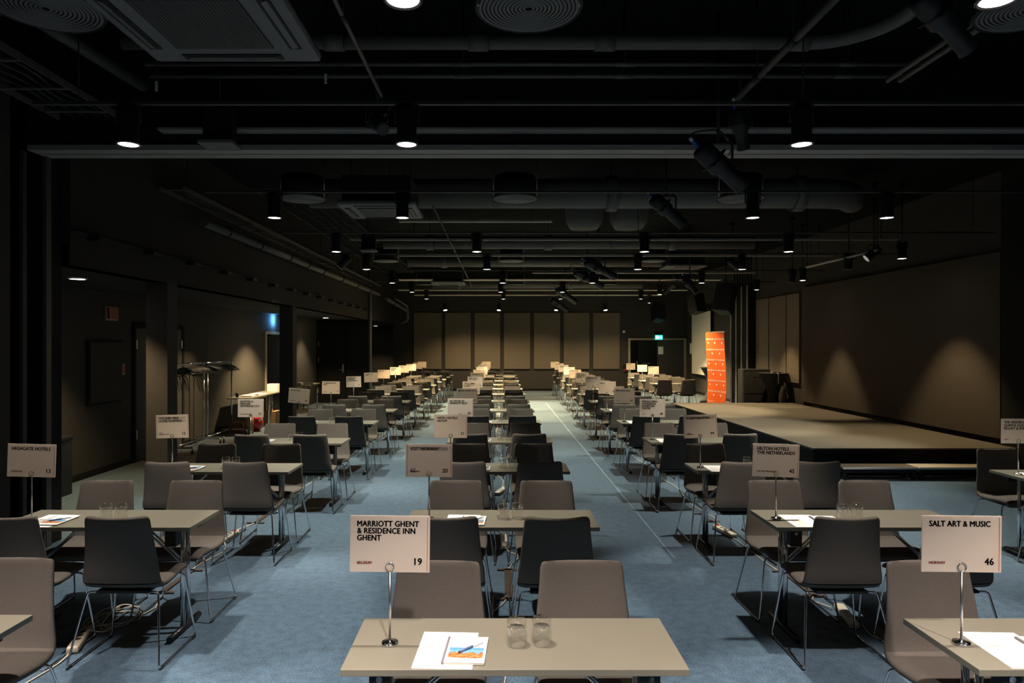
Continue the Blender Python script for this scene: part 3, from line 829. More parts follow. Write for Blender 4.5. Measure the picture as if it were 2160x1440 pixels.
CW, CHH = .297, .210
def table_sign(label, loc, num, lines, country, tilt=0.0, yaw=0.0, zoff=0.0, ghost=False, cfit=None):
    t = thing('table_sign', label, 'sign', loc, yaw, 'numbered table signs')
    lt('base', [(.030, 0), (.032, .004), (.030, .010), (.010, .012), (.008, .016)], 'chrome', t, 24)
    tb('pole', [(0, 0, .012), (0, 0, .272 + zoff)], .0048, 'steel', t)
    bm = bmesh.new()
    for y in (-.005, .005):
        tube(bm, [(.0155 * math.cos(a), y, .288 + zoff + .0155 * math.sin(a)) for a in (2 * PI * k / 20 for k in range(20))], .0019, 6, closed=True)
    obj('clip_ring', bm, 'chrome', t)
    card = bx('card', (-CW / 2, CW / 2, -.0013, .0013, -CHH / 2, CHH / 2), 'card', t)
    card.location = (0, 0, .268 + zoff + CHH / 2); card.rotation_euler = (0, tilt, 0)
    y = -.0022
    if lines and isinstance(lines[0], str):
        its = []
        for i, s in enumerate(lines):
            m, wdt = text_mesh(s, .0214, XS); its.append((m, -.1215, .065 - i * .0262, y))
        join_meshes('lettering', its, 'ink', card)
        if ghost:
            its = []
            for i, s in enumerate(lines):
                m, wdt = text_mesh(s, .0214, XS, .012, 'RIGHT', True); its.append((m, .1215, .0648 - i * .0262, y + .0003))
            m, wdt = text_mesh(str(num), .026, .95, .012, 'LEFT', True); its.append((m, -.118, -.0765, y + .0003))
            join_meshes('show_through', its, 'showthrough', card)
            bx('border_line', (-.1405, -.1385, y - .0001, y, -.1, .1), 'redline', card)
    elif lines:
        obj('lettering', bars(lines), 'ink', card, recalc=False)
    if num:
        m, wdt = text_mesh(str(num), .026, .95, .032, 'RIGHT'); join_meshes('number', [(m, .119, -.0765, y)], 'ink', card)
    if country:
        m, wdt = text_mesh(country, .0102, .95, .045); join_meshes('country_name', [(m, -.121, -.075, y)], 'redink', card)
    bx('border_line', (.1385, .1405, y - .0001, y, -.1, .1), 'redline', card)
    return t

LEFT_S = {1: (13, ['HIGHGATE HOTELS'], 'PORTUGAL', .035, .06, False), 2: (12, ['VAN DER VALK', 'HOTEL SCHIPHOL'], 'NETHERLANDS', -.03, -.03, True), 3: (11, ['NOVOTEL &', 'MERCURE', 'AMSTERDAM CITY'], 'THE NETHERLANDS', .01, 0, False),
          4: (10, ['HF HOTELS'], 'PORTUGAL', .085, .03, False), 5: (9, ['LE MERIDIEN LAV', 'SPLIT'], 'CROATIA', .01, .05, False), 6: (8, [.16, .14, .20], None, -.02, -.1, False), 7: (7, [.16, .06], None, -.03, .1, False),
          8: (6, [.12], None, 0, 0, False), 9: (5, [.15, .12, .1], None, 0, -.1, False), 10: (4, [.16, .1], None, 0, 0, False), 11: (3, [.14], None, -.02, 0, False), 12: (2, [.14, .1], None, 0, .1, False), 13: (1, [.15], None, 0, -.1, False)}
MID_S = {0: (19, ['MARRIOTT GHENT', '& RESIDENCE INN', 'GHENT'], 'BELGIUM', .012, 0, False), 1: (20, ['VISIT NORWAY'], 'NORWAY', .006, 0, True), 2: (21, ['WIZIU HOTELS', 'GROUP'], None, .01, .05, False), 3: (22, ['AC HOTEL BY', 'MARRIOTT SPLIT'], None, .01, 0, False),
         4: (23, ['BROOK GREEN DMC'], None, 0, .05, False), 5: (24, [.18, .16, .1], None, .03, -.1, False), 6: (25, [.19, .14], None, .02, -.05, False), 7: (26, [.18], None, 0, -.1, False), 8: (27, [.15], None, 0, 0, False), 9: (28, [.16], None, 0, 0, False),
         10: (29, [.15, .1], None, 0, -.1, False), 11: (30, [.15], None, 0, 0, False), 12: (31, [.14], None, 0, 0, False)}
RIGHT_S = {0: (46, ['SALT ART & MUSIC'], 'NORWAY', .012, 0, False), 1: (45, ['HILTON HOTELS', 'THE NETHERLANDS'], 'THE NETHERLANDS', .035, 0, False), 2: (44, ['FURSETGRUPPEN'], 'NORWAY', -.04, -.05, True), 3: (43, ['FIRENZA FIERA', 'CONGRESS &', 'EXHIBITION', 'CENTER'], 'ITALY', .01, 0, False),
           4: (42, ['BERN EXPLORER'], 'NORWAY', .01, -.05, False), 5: (41, [.09], None, .01, -.05, False), 6: (40, [.2], None, 0, 0, False), 7: (39, [.2, .21, .17, .12], None, .03, 0, False), 8: (38, [.2], None, 0, 0, False), 9: (37, [.18], None, 0, 0, False),
           10: (36, [.16, .12], None, 0, 0, False), 11: (35, [.15], None, 0, 0, False), 12: (34, [.14], None, 0, 0, False)}

# ------------------------------------------------------------------ rows of tables with everything on them
ROW_Y = [2.342, 4.155, 5.96, 7.72, 9.56, 11.33, 13.12, 14.92, 16.70, 18.45, 20.3, 22.1, 23.9]
LROW_Y = [2.38, 4.155, 5.95, 7.66, 9.5, 11.3, 13.1, 14.9, 16.5, 18.2, 19.7, 21.2, 22.6, 23.9]
RDX_L = [-1.915, -1.867, -1.815, -1.735, -1.72, -1.705, -1.695, -1.68, -1.66, -1.64, -1.615, -1.59, -1.565, -1.54]   # right ends of the left row
CX_M = [.062, .028, .04, .03, .027, .025, .028, .03, .035, .045, .06, .08, .10]
LX_R = [1.655, 1.705, 1.758, 1.735, 1.745, 1.78, 1.81, 1.81, 1.86, 1.91, 1.93, 1.965, 1.975]

def place_row(rowname, rowlab, X, Y, k, sign, offs, near=(1, 1), far=(1, 1), smalls=True, wob=.006, col_signs_readable=True):
    n = sign[0] if sign else None
    T = ('the table with sign %d' % n) if (sign and (isinstance(sign[1][0], str) or n == 41)) else ('the %s table of the %s row' % (ORD[k], rowlab)) if rowlab != 'far right' else ('the %s table behind the stage' % ('front', 'nearest', 'middle', 'farthest')[k])
    cx, cy = X, Y + TD / 2
    rnd = random.Random(k * 31 + len(rowlab) * 7)
    TB.put((cx, cy, 0), rnd.uniform(-.004, .004), ('folding table with taupe top carrying sign %d' % n) if T.endswith('sign %s' % n) else 'folding table with taupe top, ' + T.replace(' table', ''), 'folding conference tables')
    for i, s in enumerate((-1, 1)):
        side = ('left', 'right')[i]
        j = lambda a: rnd.uniform(-a, a)
        if near[i]:
            CH.put((cx + s * .32 + j(wob), Y - .105 + j(wob), 0), j(.03), 'grey chair, back to the camera, %s seat at %s' % (side, T), 'grey conference chairs')
        if far[i]:
            CH.put((cx + s * .32 + j(wob), Y + TD + .105 + j(wob), 0), PI + j(.03), 'grey chair facing the camera, %s seat at %s' % (side, T), 'grey conference chairs')
    so, po, bo, go = offs
    if sign:
        num, lines, country, tilt, yaw, ghost = sign
        lab = 'white card sign numbered %d on a chrome stand, on its table' % num if T.endswith('sign %d' % num) else 'white card sign on a stand on %s' % T
        table_sign(lab, (cx + so + rnd.uniform(-.01, .01) * (k > 1), cy - .02, TH), num, lines, country, tilt, yaw, rnd.uniform(-.006, .006) * (k > 2), ghost)
    if smalls:
        GL.put((cx + go, cy - .016 + rnd.uniform(-.01, .01), TH), rnd.random(), 'left upturned glass tumbler on %s' % T, 'upturned glass tumblers')
        GL.put((cx + go + .093, cy - .016 + rnd.uniform(-.01, .01), TH), rnd.random(), 'right upturned glass tumbler on %s' % T, 'upturned glass tumblers')
        a = rnd.uniform(-.03, .03)
        SH.put((cx + po, cy - .068, TH), -.03 + a, 'white sheet of paper on %s' % T, 'sheets of paper on the tables')
        BK.put((cx + bo, cy - .085, TH + .0019), -.04 + a, 'booklet with orange harbour picture on %s' % T, 'booklets on the tables')
        PN.put((cx + bo + .01, cy - .085, TH + .0019 + .0086), .75 + rnd.uniform(-.1, .1), 'blue and white pen on the booklet at %s' % T, 'pens on the booklets')

OFF_M = (-.460, -.245, -.175, .012)
OFF_L = (-.50, -.36, -.30, -.03)
OFF_R = (-.525, -.37, -.225, -.10)
for k, Y in enumerate(ROW_Y):
    place_row('middle', 'middle', CX_M[k], Y, k, MID_S[k], OFF_M, near=(1, 1) if k else (0, 0))
    place_row('right', 'right', LX_R[k] + TW / 2, Y, k, RIGHT_S[k], OFF_R, near=(1, 1) if k else (0, 0), far=(1, 1) if k else (1, 0))
for k, Y in enumerate(LROW_Y):
    place_row('left', 'left', RDX_L[k] - TW / 2, Y, k, LEFT_S.get(k), OFF_L, near=(1, 1) if k else (0, 0), far=(1, 1) if k else (0, 1), smalls=k > 0)
# far right row: one table near the stage front, three behind the stage
def far_right(X, Y, k, sign, near, far, smalls):
    place_row('far right', 'far right', X, Y, k, sign, OFF_R, near, far, smalls)
far_right(4.97, 5.62, 0, (50, ['THE WESTIN LA', 'QUINTA GOLF', 'RESORT & SPA'], 'SPAIN', .005, 0, False), (1, 0), (1, 0), True)
for k, Y in ((1, 18.95), (2, 20.45), (3, 22.2)):
    far_right(4.92, Y, k, (51 + k, [.14], None, 0, .05 * (k - 2), False), (1, 1), (1, 1), True)

# ------------------------------------------------------------------ power strips, cables and tape on the carpet
def power_strip(label, loc, rz, red=True):
    t = thing('power_strip', label, 'power strip', loc, rz, 'power strips on the carpet')
    bm = bmesh.new(); box(bm, -.034, .034, -.18, .18, .001, .042); obj('body', bm, 'stripwhite', t, bevel=.012)
    if red: bx('switch', (-.020, .020, .120, .155, .041, .046), 'stripred', t)
    for y in (.05, -.005, -.06):
        lt('socket', [(.017, .0415), (.017, .0435)], 'greyprint' if not red else 'tape', t, 14, (0, y, 0))
strips = [('cream power strip with red switch under the left front chair of sign 13', (-2.56, 4.20, 0), .30, True, 0), ('cream power strip under the chairs between signs 13 and 12', (-2.52, 6.40, 0), -.05, True, 0),
          ('cream power strip without switch under the table with sign 45', (2.33, 4.55, 0), -.2, False, 2), ('cream power strip behind the table with sign 20', (.07, 6.25, 0), .05, False, 1),
          ('cream power strip behind the table with sign 21', (.05, 8.4, 0), -.3, False, 1), ('cream power strip under the table with sign 44', (2.2, 6.6, 0), .2, True, 2)]
for lab, loc, rz, red, c in strips: power_strip(lab, loc, rz, red)
def cable(label, pts, r=.0045, m='cable'):
    bm = bmesh.new()
    P = fillet(pts, .12, 5)
    tube(bm, P, r, 6)
    o = obj('power_cable', bm, m); return tag(o, label, 'cable', 'cream cables on the carpet')
def wig(x, y0, y1, n, a, seed):
    r = random.Random(seed); return [(x + r.uniform(-a, a), y0 + (y1 - y0) * i / n, .006) for i in range(n + 1)]
cable('cream cable running along the carpet under the left row of tables', [(-2.51, 4.06, .02), (-2.50, 3.9, .006), (-2.56, 3.5, .006), (-2.62, 3.0, .006), (-2.55, 2.5, .006)])
cable('cream cable taped along the floor between the tables of signs 13 and 12', [(-2.36, 4.72, .006), (-2.42, 4.9, .006), (-2.46, 5.1, .006), (-2.47, 5.4, .006), (-2.46, 5.7, .006), (-2.40, 5.95, .006), (-2.42, 6.1, .006), (-2.50, 6.26, .02)])
loop = []
for i in range(40):
    a = i * 2 * PI / 11.3 + 2.2; loop.append((-2.50 + (.13 + .03 * math.sin(i * .7)) * math.cos(a) + .03 * math.sin(i * .31), 4.50 + (.17 + .04 * math.cos(i * .5)) * math.sin(a) + .03 * math.cos(i * .23), .010 + .045 * (0.5 + 0.5 * math.sin(i * .9))))
cable('coiled cream cable beside the front power strip under the left row', [(-2.61, 4.36, .02)] + loop + [(-2.36, 4.72, .006)], .0045)
cable('cream cable running under the left row beyond the second power strip', [(-2.53, 6.55, .02), (-2.55, 6.7, .006)] + wig(-2.45, 6.9, 23.5, 22, .05, 3))
cable('cream cable looping on the floor behind the front middle table', [(.0, 2.9, .006), (-.02, 3.3, .006), (.06, 3.8, .006), (-.06, 4.3, .006), (-.06, 4.6, .006), (.07, 4.84, .006), (.09, 5.2, .006), (.09, 5.55, .006), (.16, 5.75, .006), (.20, 5.9, .006), (.10, 6.0, .006), (.07, 6.11, .02)])
cable('cream cable running along the floor under the whole middle row', [(.06, 6.39, .02), (.03, 6.6, .006)] + wig(.04, 6.8, 23.5, 36, .06, 5))
cable('cream cable under the right row leaving the front power strip', [(2.36, 4.41, .02), (2.34, 4.28, .006), (2.42, 4.1, .006), (2.52, 3.95, .006), (2.56, 3.7, .006), (2.60, 3.5, .006), (2.55, 3.0, .006)])
cable('cream cable running along the floor under the right row', [(2.30, 4.69, .02), (2.24, 4.86, .006), (2.30, 4.95, .006), (2.3, 5.3, .006)] + wig(2.25, 5.6, 23.5, 34, .05, 9))
def tape(label, x, y0, y1, wdt=.045):
    bm = bmesh.new(); box(bm, x - wdt / 2, x + wdt / 2, y0, y1, .0095, .0112)
    box(bm, x - .09, x + .09, y0 - .004, y0 + .03, .0095, .0112); box(bm, x - .09, x + .09, y1 - .03, y1 + .004, .0095, .0112)
    for yy in (y0, y1): pass
    o = obj('cable_tape', bm, 'tape'); tag(o, label, 'tape', 'brown tape over the cables')
tape('brown tape holding down the cable between signs 13 and 12', -2.46, 5.0, 5.52)
tape('brown tape over the cable in front of the table with sign 20', .09, 4.87, 5.53, .06)
tape('brown tape over the cable beside the table with sign 45', 2.30, 4.93, 5.5)
tape('brown tape over the cable behind the front right table', 2.60, 3.35, 3.7)
tape('brown tape over the cable between signs 12 and 11', -2.46, 6.95, 7.4)
tape('brown tape over the cable beyond the table with sign 44', 2.2, 7.0, 7.35)
tape('brown tape over the cable beyond the table with sign 20', .04, 6.85, 7.3)

# ------------------------------------------------------------------ lamps
def spot_light(parent, power, col, size=75, blend=.55, radius=.05, loc=(0, 0, 0), rot=(0, 0, 0)):
    ld = bpy.data.lights.new('lamp_light', 'SPOT'); ld.energy = power; ld.color = col
    ld.spot_size = math.radians(size); ld.spot_blend = blend; ld.shadow_soft_size = radius
    lo = bpy.data.objects.new('lamp_light', ld); COL.objects.link(lo); lo.parent = parent; lo.location = loc; lo.rotation_euler = rot
    return lo
def can_meshes():
    d = {}
    bm = bmesh.new(); lathe(bm, [(.052, .33), (.060, .31), (.064, .26), (.066, .04), (.074, .0), (.070, .0)], 28, cap1=False); d['housing'] = (bm, 'black')
    bm = bmesh.new(); lathe(bm, [(.074, 0), (.078, .004), (.078, .012), (.068, .012)], 28, cap0=False, cap1=False); d['rim'] = (bm, 'alu')
    bm = bmesh.new(); lathe(bm, [(.066, .006), (.0, .0061)], 28, cap0=False, cap1=False); d['lens'] = (bm, 'lens')
    return d
TRACK_Z = 3.43
TRACKS = (.75, 2.65, 4.57, 7.23, 9.9, 12.25, 15.0, 17.7, 20.4)
LENS_Z = 3.16
def lamp(label, X, Y, power, col, rx=0.0, ry=0.0, z=LENS_Z, lit=True, size=75, blend=.55, dim=False, drop=None):
    """cylinder spotlight hanging from a lighting track; origin at the lens"""
    t = thing('track_spotlight', label, 'spotlight', (X, Y, z), 0, 'track spotlights')
    if drop is None and min(abs(Y - q) for q in TRACKS) > .04: drop = HC
    top = (drop if drop is not None else TRACK_Z) - z
    bx('track_adapter', (-.05, .05, -.025, .025, top - .07, top), 'black', t)
    tb('stem', [(0, 0, .22), (0, 0, top - .05)], .012, 'black', t)
    tb('yoke', [(-.078, 0, .15), (-.078, 0, .27), (.078, 0, .27), (.078, 0, .15)], .008, 'black', t, .02)
    hd = bmesh.new(); lathe(hd, [(.040, .26), (.058, .25), (.064, .2), (.066, .03), (.074, .0), (.068, .0), (.060, .05)], 28, cap1=False)
    hd = obj('housing', hd, 'black', t)
    piv = Vector((0, 0, .15)); E = Euler((rx, ry, 0)); hd.rotation_euler = E; hd.location = piv - E.to_matrix() @ piv
    bm = bmesh.new(); lathe(bm, [(.074, 0), (.077, .003), (.077, .010), (.070, .012)], 28, cap0=False, cap1=False); obj('rim', bm, 'alu', hd)
    bm = bmesh.new(); lathe(bm, [(.062, .006), (.004, .0061)], 28, cap1=True, cap0=False); obj('lens', bm, ('lensdim' if dim else 'lens') if lit else 'lensoff', hd)
    if lit and power:
        spot_light(hd, power, col, size, blend, .05, (0, 0, -.015))
    return t
def mix(a, b, t): return tuple(x + (y - x) * t for x, y in zip(a, b))
LAMPS = [  # row, X, Y, note
    (-1, -1.9, .75, 'unseen fill added behind the camera position, left'), (-1, .2, .75, 'unseen fill added above the camera position'), (-1, 2.4, .75, 'unseen fill added behind the camera position, right'),  # out of view, added as fill for the fronts of the nearest cards
    (0, -2.55, 2.65, 'off the left edge near the camera'), (0, -.365, 2.65, 'at the top edge, left of the round air diffuser'), (0, 1.945, 2.65, 'in the top right corner'), (0, 4.3, 2.65, 'off the right edge near the camera'),
    (1, -2.466, 4.57, 'first row before the partition rail, left'), (1, -.603, 4.57, 'first row before the partition rail, middle'), (1, 2.04, 4.57, 'first row before the partition rail, right'), (1, 4.6, 4.57, 'first row, off the right edge'),
    (2, -2.355, 7.23, 'second row, at the left by the cable trays'), (2, 2.71, 7.23, 'second row, in front of the round duct at the right'), (2, 4.13, 7.23, 'second row, rightmost'), (2, -1.0, 7.23, 'second row, hanging in front of the air cassette'),
    (3, -2.33, 9.9, 'third row, left'), (3, -.29, 9.9, 'third row, middle'), (3, 2.14, 9.9, 'third row, right of the middle'), (3, 4.23, 9.9, 'third row, above the stage'),
    (4, -2.34, 12.25, 'fourth row, left'), (4, -.178, 12.25, 'fourth row, middle'), (4, 2.53, 12.25, 'fourth row, right'), (4, 4.4, 12.25, 'fourth row, above the stage'),
    (5, -2.3, 15.0, 'fifth row, left'), (5, .125, 15.0, 'fifth row, middle'), (5, 2.1, 15.0, 'fifth row, right of the middle'), (5, 4.5, 15.0, 'fifth row, above the far half of the stage'),
    (6, -2.2, 17.7, 'sixth row, left'), (6, .1, 17.7, 'sixth row, middle'), (6, 1.7, 17.7, 'sixth row, above the right aisle'), (6, 4.4, 18.45, 'sixth row, right'),
    (7, -2.1, 20.4, 'seventh row, left'), (7, .2, 20.4, 'seventh row, middle'), (7, 1.9, 20.4, 'seventh row, above the right aisle'), (7, 4.3, 20.4, 'seventh row, right'), (7, 5.0, 22.4, 'near the back door'),
]
for r, X, Y, note in LAMPS:
    c = mix(COOL, MIDC, max(0, min(1, r / 3))) if r < 3 else mix(MIDC, WARM, min(1, (r - 3) / 3))
    tx = 0.0; ty = 0.0
    size = 96 if r < 0 else 56 if r < 1 else 60 if r < 2 else 78 if r < 4 else 68
    pw = SPOT_P[r]
    if (X, Y) == (4.4, 18.45): size, pw = 125, pw * .55
    if (X, Y) == (4.3, 20.4): pw = pw * .55
    if (X, Y) == (5.0, 22.4): size = 112
    lamp('black cylinder spotlight, %s' % note, X, Y, pw, c, tx, ty, size=size, blend=.3 if r < 2 else .5, lit=True)
for i, px in enumerate((938, 1053, 1174, 1276)):
    X, Z = at(px, 655, 25.0)
    lamp('small spotlight before the back wall panels, %s from the left' % ('first', 'second', 'third', 'last')[i], X, 25.0, SPOT_P[8], WARM, -.30, (-.2, .1, .15, -.1)[i], z=Z, size=160, blend=1.0, drop=HC)
# wall washing pair above the stage
lamp('spotlight close to the right wall above the far half of the stage', 6.45, 14.4, 150, WARM, 0, 0, size=62, blend=.5)
lamp('spotlight close to the right wall above the near half of the stage', 6.35, 10.7, 140, WARM, 0, 0, size=76, blend=.5)
lamp('spotlight close to the right wall above the cocktail table', 6.45, 16.95, 170, WARM, 0, 0, size=66, blend=.5)
lamp('spotlight added left of the fourth row to brighten the coat racks', -2.72, 12.25, 330, WARM, 0, .82, size=32, blend=.8)  # extra lamp, added only to light the racks and hangers
# recessed downlights of the gallery
def downlight(label, X, Y, power):
    t = thing('recessed_downlight', label, 'downlight', (X, Y, LOWC), 0, 'recessed downlights of the gallery')
    bm = bmesh.new(); lathe(bm, [(.10, -.001), (.10, -.008), (.08, -.012), (.078, -.004)], 28, cap0=False, cap1=False); obj('rim', bm, 'alu', t)
    bm = bmesh.new(); lathe(bm, [(.080, -.010), (.004, -.0101)], 28, cap0=False, cap1=True); obj('lens', bm, 'lens', t)
    spot_light(t, power, WARM, 104, .6, .06, (0, 0, -.03))
downlight('recessed round downlight in the low ceiling nearest the camera', -4.76, 7.75, 160)
downlight('recessed round downlight in the low ceiling behind the far pillar', -4.72, 15.25, 420)
downlight('recessed round downlight in the low ceiling before the cross wall', -4.89, 19.5, 130)
downlight('recessed round downlight in the low ceiling beyond the cross wall', -5.04, 28.4, 80)

# ------------------------------------------------------------------ ceiling services
def track(label, Y, z=TRACK_Z, x0=-3.1, x1=7.2):
    t = thing('lighting_track', label, 'lighting track', (0, Y, z), 0, 'lighting tracks')
    bx('profile', (x0, x1, -.016, .016, 0, .022), 'pipedark', t)
    for x in (x0 + .3, (x0 + x1) / 2, x1 - .3): tb('hanger', [(x, 0, .03), (x, 0, HC - z)], .005, 'black', t)
for i, Y in enumerate(TRACKS):
    track('thin black lighting track across the hall, %s from the camera' % ORD[i].replace('front', 'first'), Y)
def rail(label, Y, z, x0, x1, wd=.08, m='railgrey', h=.03):
    t = thing('ceiling_rail', label, 'ceiling rail', (0, Y, z), 0, 'grey ceiling rails')
    bx('channel', (x0, x1, -wd / 2, wd / 2, 0, h), m, t)
    for x in (x0 + .3, x1 - .3): tb('hanger', [(x, 0, h), (x, 0, HC - z)], .006, 'black', t)
rail('grey rail behind the big duct, left half', 10.5, 3.70, -1.5, .85, .1)
rail('grey rail above the third spotlight row', 12.1, 3.66, -2.6, 7.1, .06)
rail('grey rail between third and fourth spotlight rows', 14.0, 3.62, -2.0, 6.9, .07)
rail('grey rail before the fifth spotlight row', 17.2, 3.60, .9, 6.5, .12)
rail('rail painted as lit from below, behind the fifth spotlight row', 18.9, 3.58, -2.7, 6.2, .2, 'raillit')
rail('rail painted as lit from below, behind the sixth spotlight row', 22.2, 3.56, -3.2, 6.2, .26, 'raillit')
rail('rail painted as lit from below, close to the back wall', 24.9, 3.58, -3.0, 6.0, .24, 'raillit')
def pipe(name, label, path, r, m, clamps=(), cat='pipe', fil=.2, group=None, wallx=None):
    t = thing(name, label, cat, (0, 0, 0), 0, group)
    bm = bmesh.new(); tube(bm, path, r, 20, fil); obj('pipe_run', bm, m, t)
    for x, y, z, ax in clamps:
        bm = bmesh.new(); d = Vector((.07, 0, 0)) if ax == 'x' else Vector((0, .04, 0))
        tube(bm, [Vector((x, y, z)) - d, Vector((x, y, z)) + d], r * 1.22, 20); obj('clamp', bm, 'black' if ax == 'y' else m, t)
        tb('hanger', [(x, y, z + r), (x, y, HC)] if not wallx else [(x, y, z), (wallx, y, z)], .006, 'black', t)
pipe('air_duct', 'large round air duct across the ceiling behind the second spotlights', [(-2.6, 9.55, 3.93), (4.85, 9.55, 3.93), (5.4, 10.4, 4.03)], .205, 'duct', [(-1.5, 9.55, 3.93, 'x'), (1.6, 9.55, 3.93, 'x'), (4.2, 9.55, 3.93, 'x')], 'duct', .5, 'round air ducts')
pipe('air_duct', 'round spiral air duct behind the third spotlight row', [(-2.2, 13.3, 3.80), (5.0, 13.3, 3.80)], .125, 'duct', [(-1.3, 13.3, 3.80, 'x'), (1.0, 13.3, 3.80, 'x'), (3.4, 13.3, 3.80, 'x')], 'duct', .3, 'round air ducts')
pipe('air_duct', 'round air duct behind the fourth spotlight row', [(-2.2, 16.9, 3.86), (5.0, 16.9, 3.86)], .13, 'duct', [(-1.3, 16.9, 3.86, 'x'), (2.5, 16.9, 3.86, 'x')], 'duct', .3, 'round air ducts')
pipe('air_duct', 'round air duct behind the sixth spotlight row', [(-2.2, 23.5, 3.86), (5.0, 23.5, 3.86)], .13, 'duct', [(-1.3, 23.5, 3.86, 'x'), (2.5, 23.5, 3.86, 'x')], 'duct', .3, 'round air ducts')
pipe('water_pipe', 'insulated pipe with sleeves across the near ceiling behind the round diffuser', [(-2.6, 4.75, 3.93), (2.35, 4.75, 3.93), (2.62, 4.45, 3.93), (2.62, 3.3, 4.0)], .05, 'pipe', [(-1.13, 4.75, 3.93, 'x'), (-.13, 4.75, 3.93, 'x'), (.75, 4.75, 3.93, 'x'), (2.1, 4.75, 3.93, 'x')], 'pipe', .25)
pipe('water_pipe', 'upper of two thin pipes across the near ceiling', [(-2.6, 5.05, 3.90), (3.1, 5.05, 3.90)], .016, 'pipe', [(-.25, 5.05, 3.90, 'x'), (.95, 5.05, 3.90, 'x'), (2.6, 5.05, 3.9, 'x')])
pipe('water_pipe', 'lower of two thin pipes across the near ceiling', [(-2.6, 5.12, 3.84), (3.1, 5.12, 3.84)], .016, 'pipe', [(-.25, 5.12, 3.84, 'x'), (.95, 5.12, 3.84, 'x'), (2.6, 5.12, 3.84, 'x')])
pipe('conduit', 'thin conduit running away from the camera left of the diffuser', [(-.90, 2.2, 3.72), (-.88, 5.2, 3.72)], .014, 'pipe', [(-.89, 3.95, 3.72, 'y')])
pipe('conduit', 'thin pale conduit running down the middle of the far ceiling', [(-.83, 8.9, 3.62), (-.77, 21.0, 3.60)], .014, 'pipe', [(-.82, 11.0, 3.62, 'y'), (-.80, 15, 3.61, 'y')])
pipe('conduit', 'bundle of conduits running away from the camera at the upper right', [(1.87, 2.5, 3.74), (1.87, 5.3, 3.74)], .026, 'pipedark', [(1.87, 4.3, 3.74, 'y'), (1.87, 4.9, 3.74, 'y')])
pipe('conduit', 'upper pair of pipes in the far upper right corner, left one', [(2.86, 3.9, 3.76), (2.86, 5.0, 3.76)], .02, 'pipe')
pipe('conduit', 'upper pair of pipes in the far upper right corner, right one', [(2.95, 3.9, 3.76), (2.95, 5.0, 3.76)], .02, 'pipe')
pipe('water_pipe', 'long insulated pipe along the left bulkhead', [(-3.78, 8.8, 3.40), (-3.78, 21.9, 3.42)], .062, 'pipe', [(-3.78, y, 3.41, 'y') for y in (9.6, 10.9, 12.4, 13.6, 14.8, 16.6, 18.4, 20.2)], wallx=-4.0)
pipe('water_pipe', 'bent pipe end hanging at the far left ceiling', [(-3.6, 22.2, 3.30), (-3.3, 25.2, 3.05), (-3.3, 25.3, 2.7), (-3.55, 25.4, 2.62)], .06, 'pipe', [(-3.5, 23.2, 3.22, 'y')], 'pipe', .2)
pipe('water_pipe', 'thin drain pipe at the far left ceiling', [(-3.4, 22.8, 3.35), (-3.15, 24.2, 3.15), (-3.2, 24.3, 2.75)], .03, 'pipe', [(-3.3, 23.35, 3.27, 'y')], 'pipe', .2)
def tray(label, x0, x1, y0, y1, z, step, rim=.05, m='pipe'):
    t = thing('cable_tray', label, 'cable tray', (0, 0, 0), 0, 'cable trays')
    bm = bmesh.new(); box(bm, x0 - .01, x0, y0, y1, z, z + rim); box(bm, x1, x1 + .01, y0, y1, z, z + rim); obj('side_rail', bm, m, t)
    n = int((y1 - y0) / step)
    bm = bmesh.new()
    for i in range(n + 1): box(bm, x0, x1, y0 + i * step, y0 + i * step + .025, z, z + .012)
    obj('rungs', bm, m, t)
    bm = bmesh.new()
    for i, xx in enumerate((.25, .42, .6, .78)):
        x = x0 + (x1 - x0) * xx; tube(bm, [(x + .03 * math.sin(j * 1.3 + i), y0 + (y1 - y0) * j / 24, z + .03) for j in range(25)], .012, 6)
    obj('cables', bm, 'black', t)
    for i in range(5):
        y = y0 + .4 + (y1 - y0 - .8) * i / 4
        tb('hanger', [((x0 + x1) / 2, y, z), ((x0 + x1) / 2, y, HC)], .008, 'black', t)
tray('cable tray above the long pipe on the left bulkhead', -3.95, -3.68, 8.0, 21.6, 3.63, .6)
tray('cable ladder with close rungs at the left of the ceiling', -3.60, -2.65, 10.0, 22.0, 4.10, .2, .04, 'pipedark')
tray('cable tray at the upper left before the partition rail', -3.65, -3.15, 1.5, 5.7, 3.70, .5)
pipe('water_pipe', 'dark bent pipe at the upper left corner of the near ceiling', [(-2.95, 2.0, 3.7), (-2.95, 3.9, 3.7), (-2.95, 4.1, 3.9), (-2.9, 5.6, 3.95)], .05, 'pipedark', [(-2.95, 3.2, 3.7, 'y')], 'pipe', .2)
# brackets along the bulkhead
bk2 = bx('bulkhead_bracket', (0, .12, -.09, .09, -.02, .02), 'black')
BR = Proto(bk2)
for i in range(14):
    BR.put((-4.0, 6.75 + i * 1.06, 2.86), 0, 'small black bracket on the left bulkhead, %s from the camera' % ORD[i].replace('front', 'first').replace('last', 'fourteenth'), 'brackets along the bulkhead', 'bracket')
bx2 = bx('trim_12', (-4.0, -3.97, 6.4, 21.2, 2.885, 2.90), 'soffit'); struct(bx2)
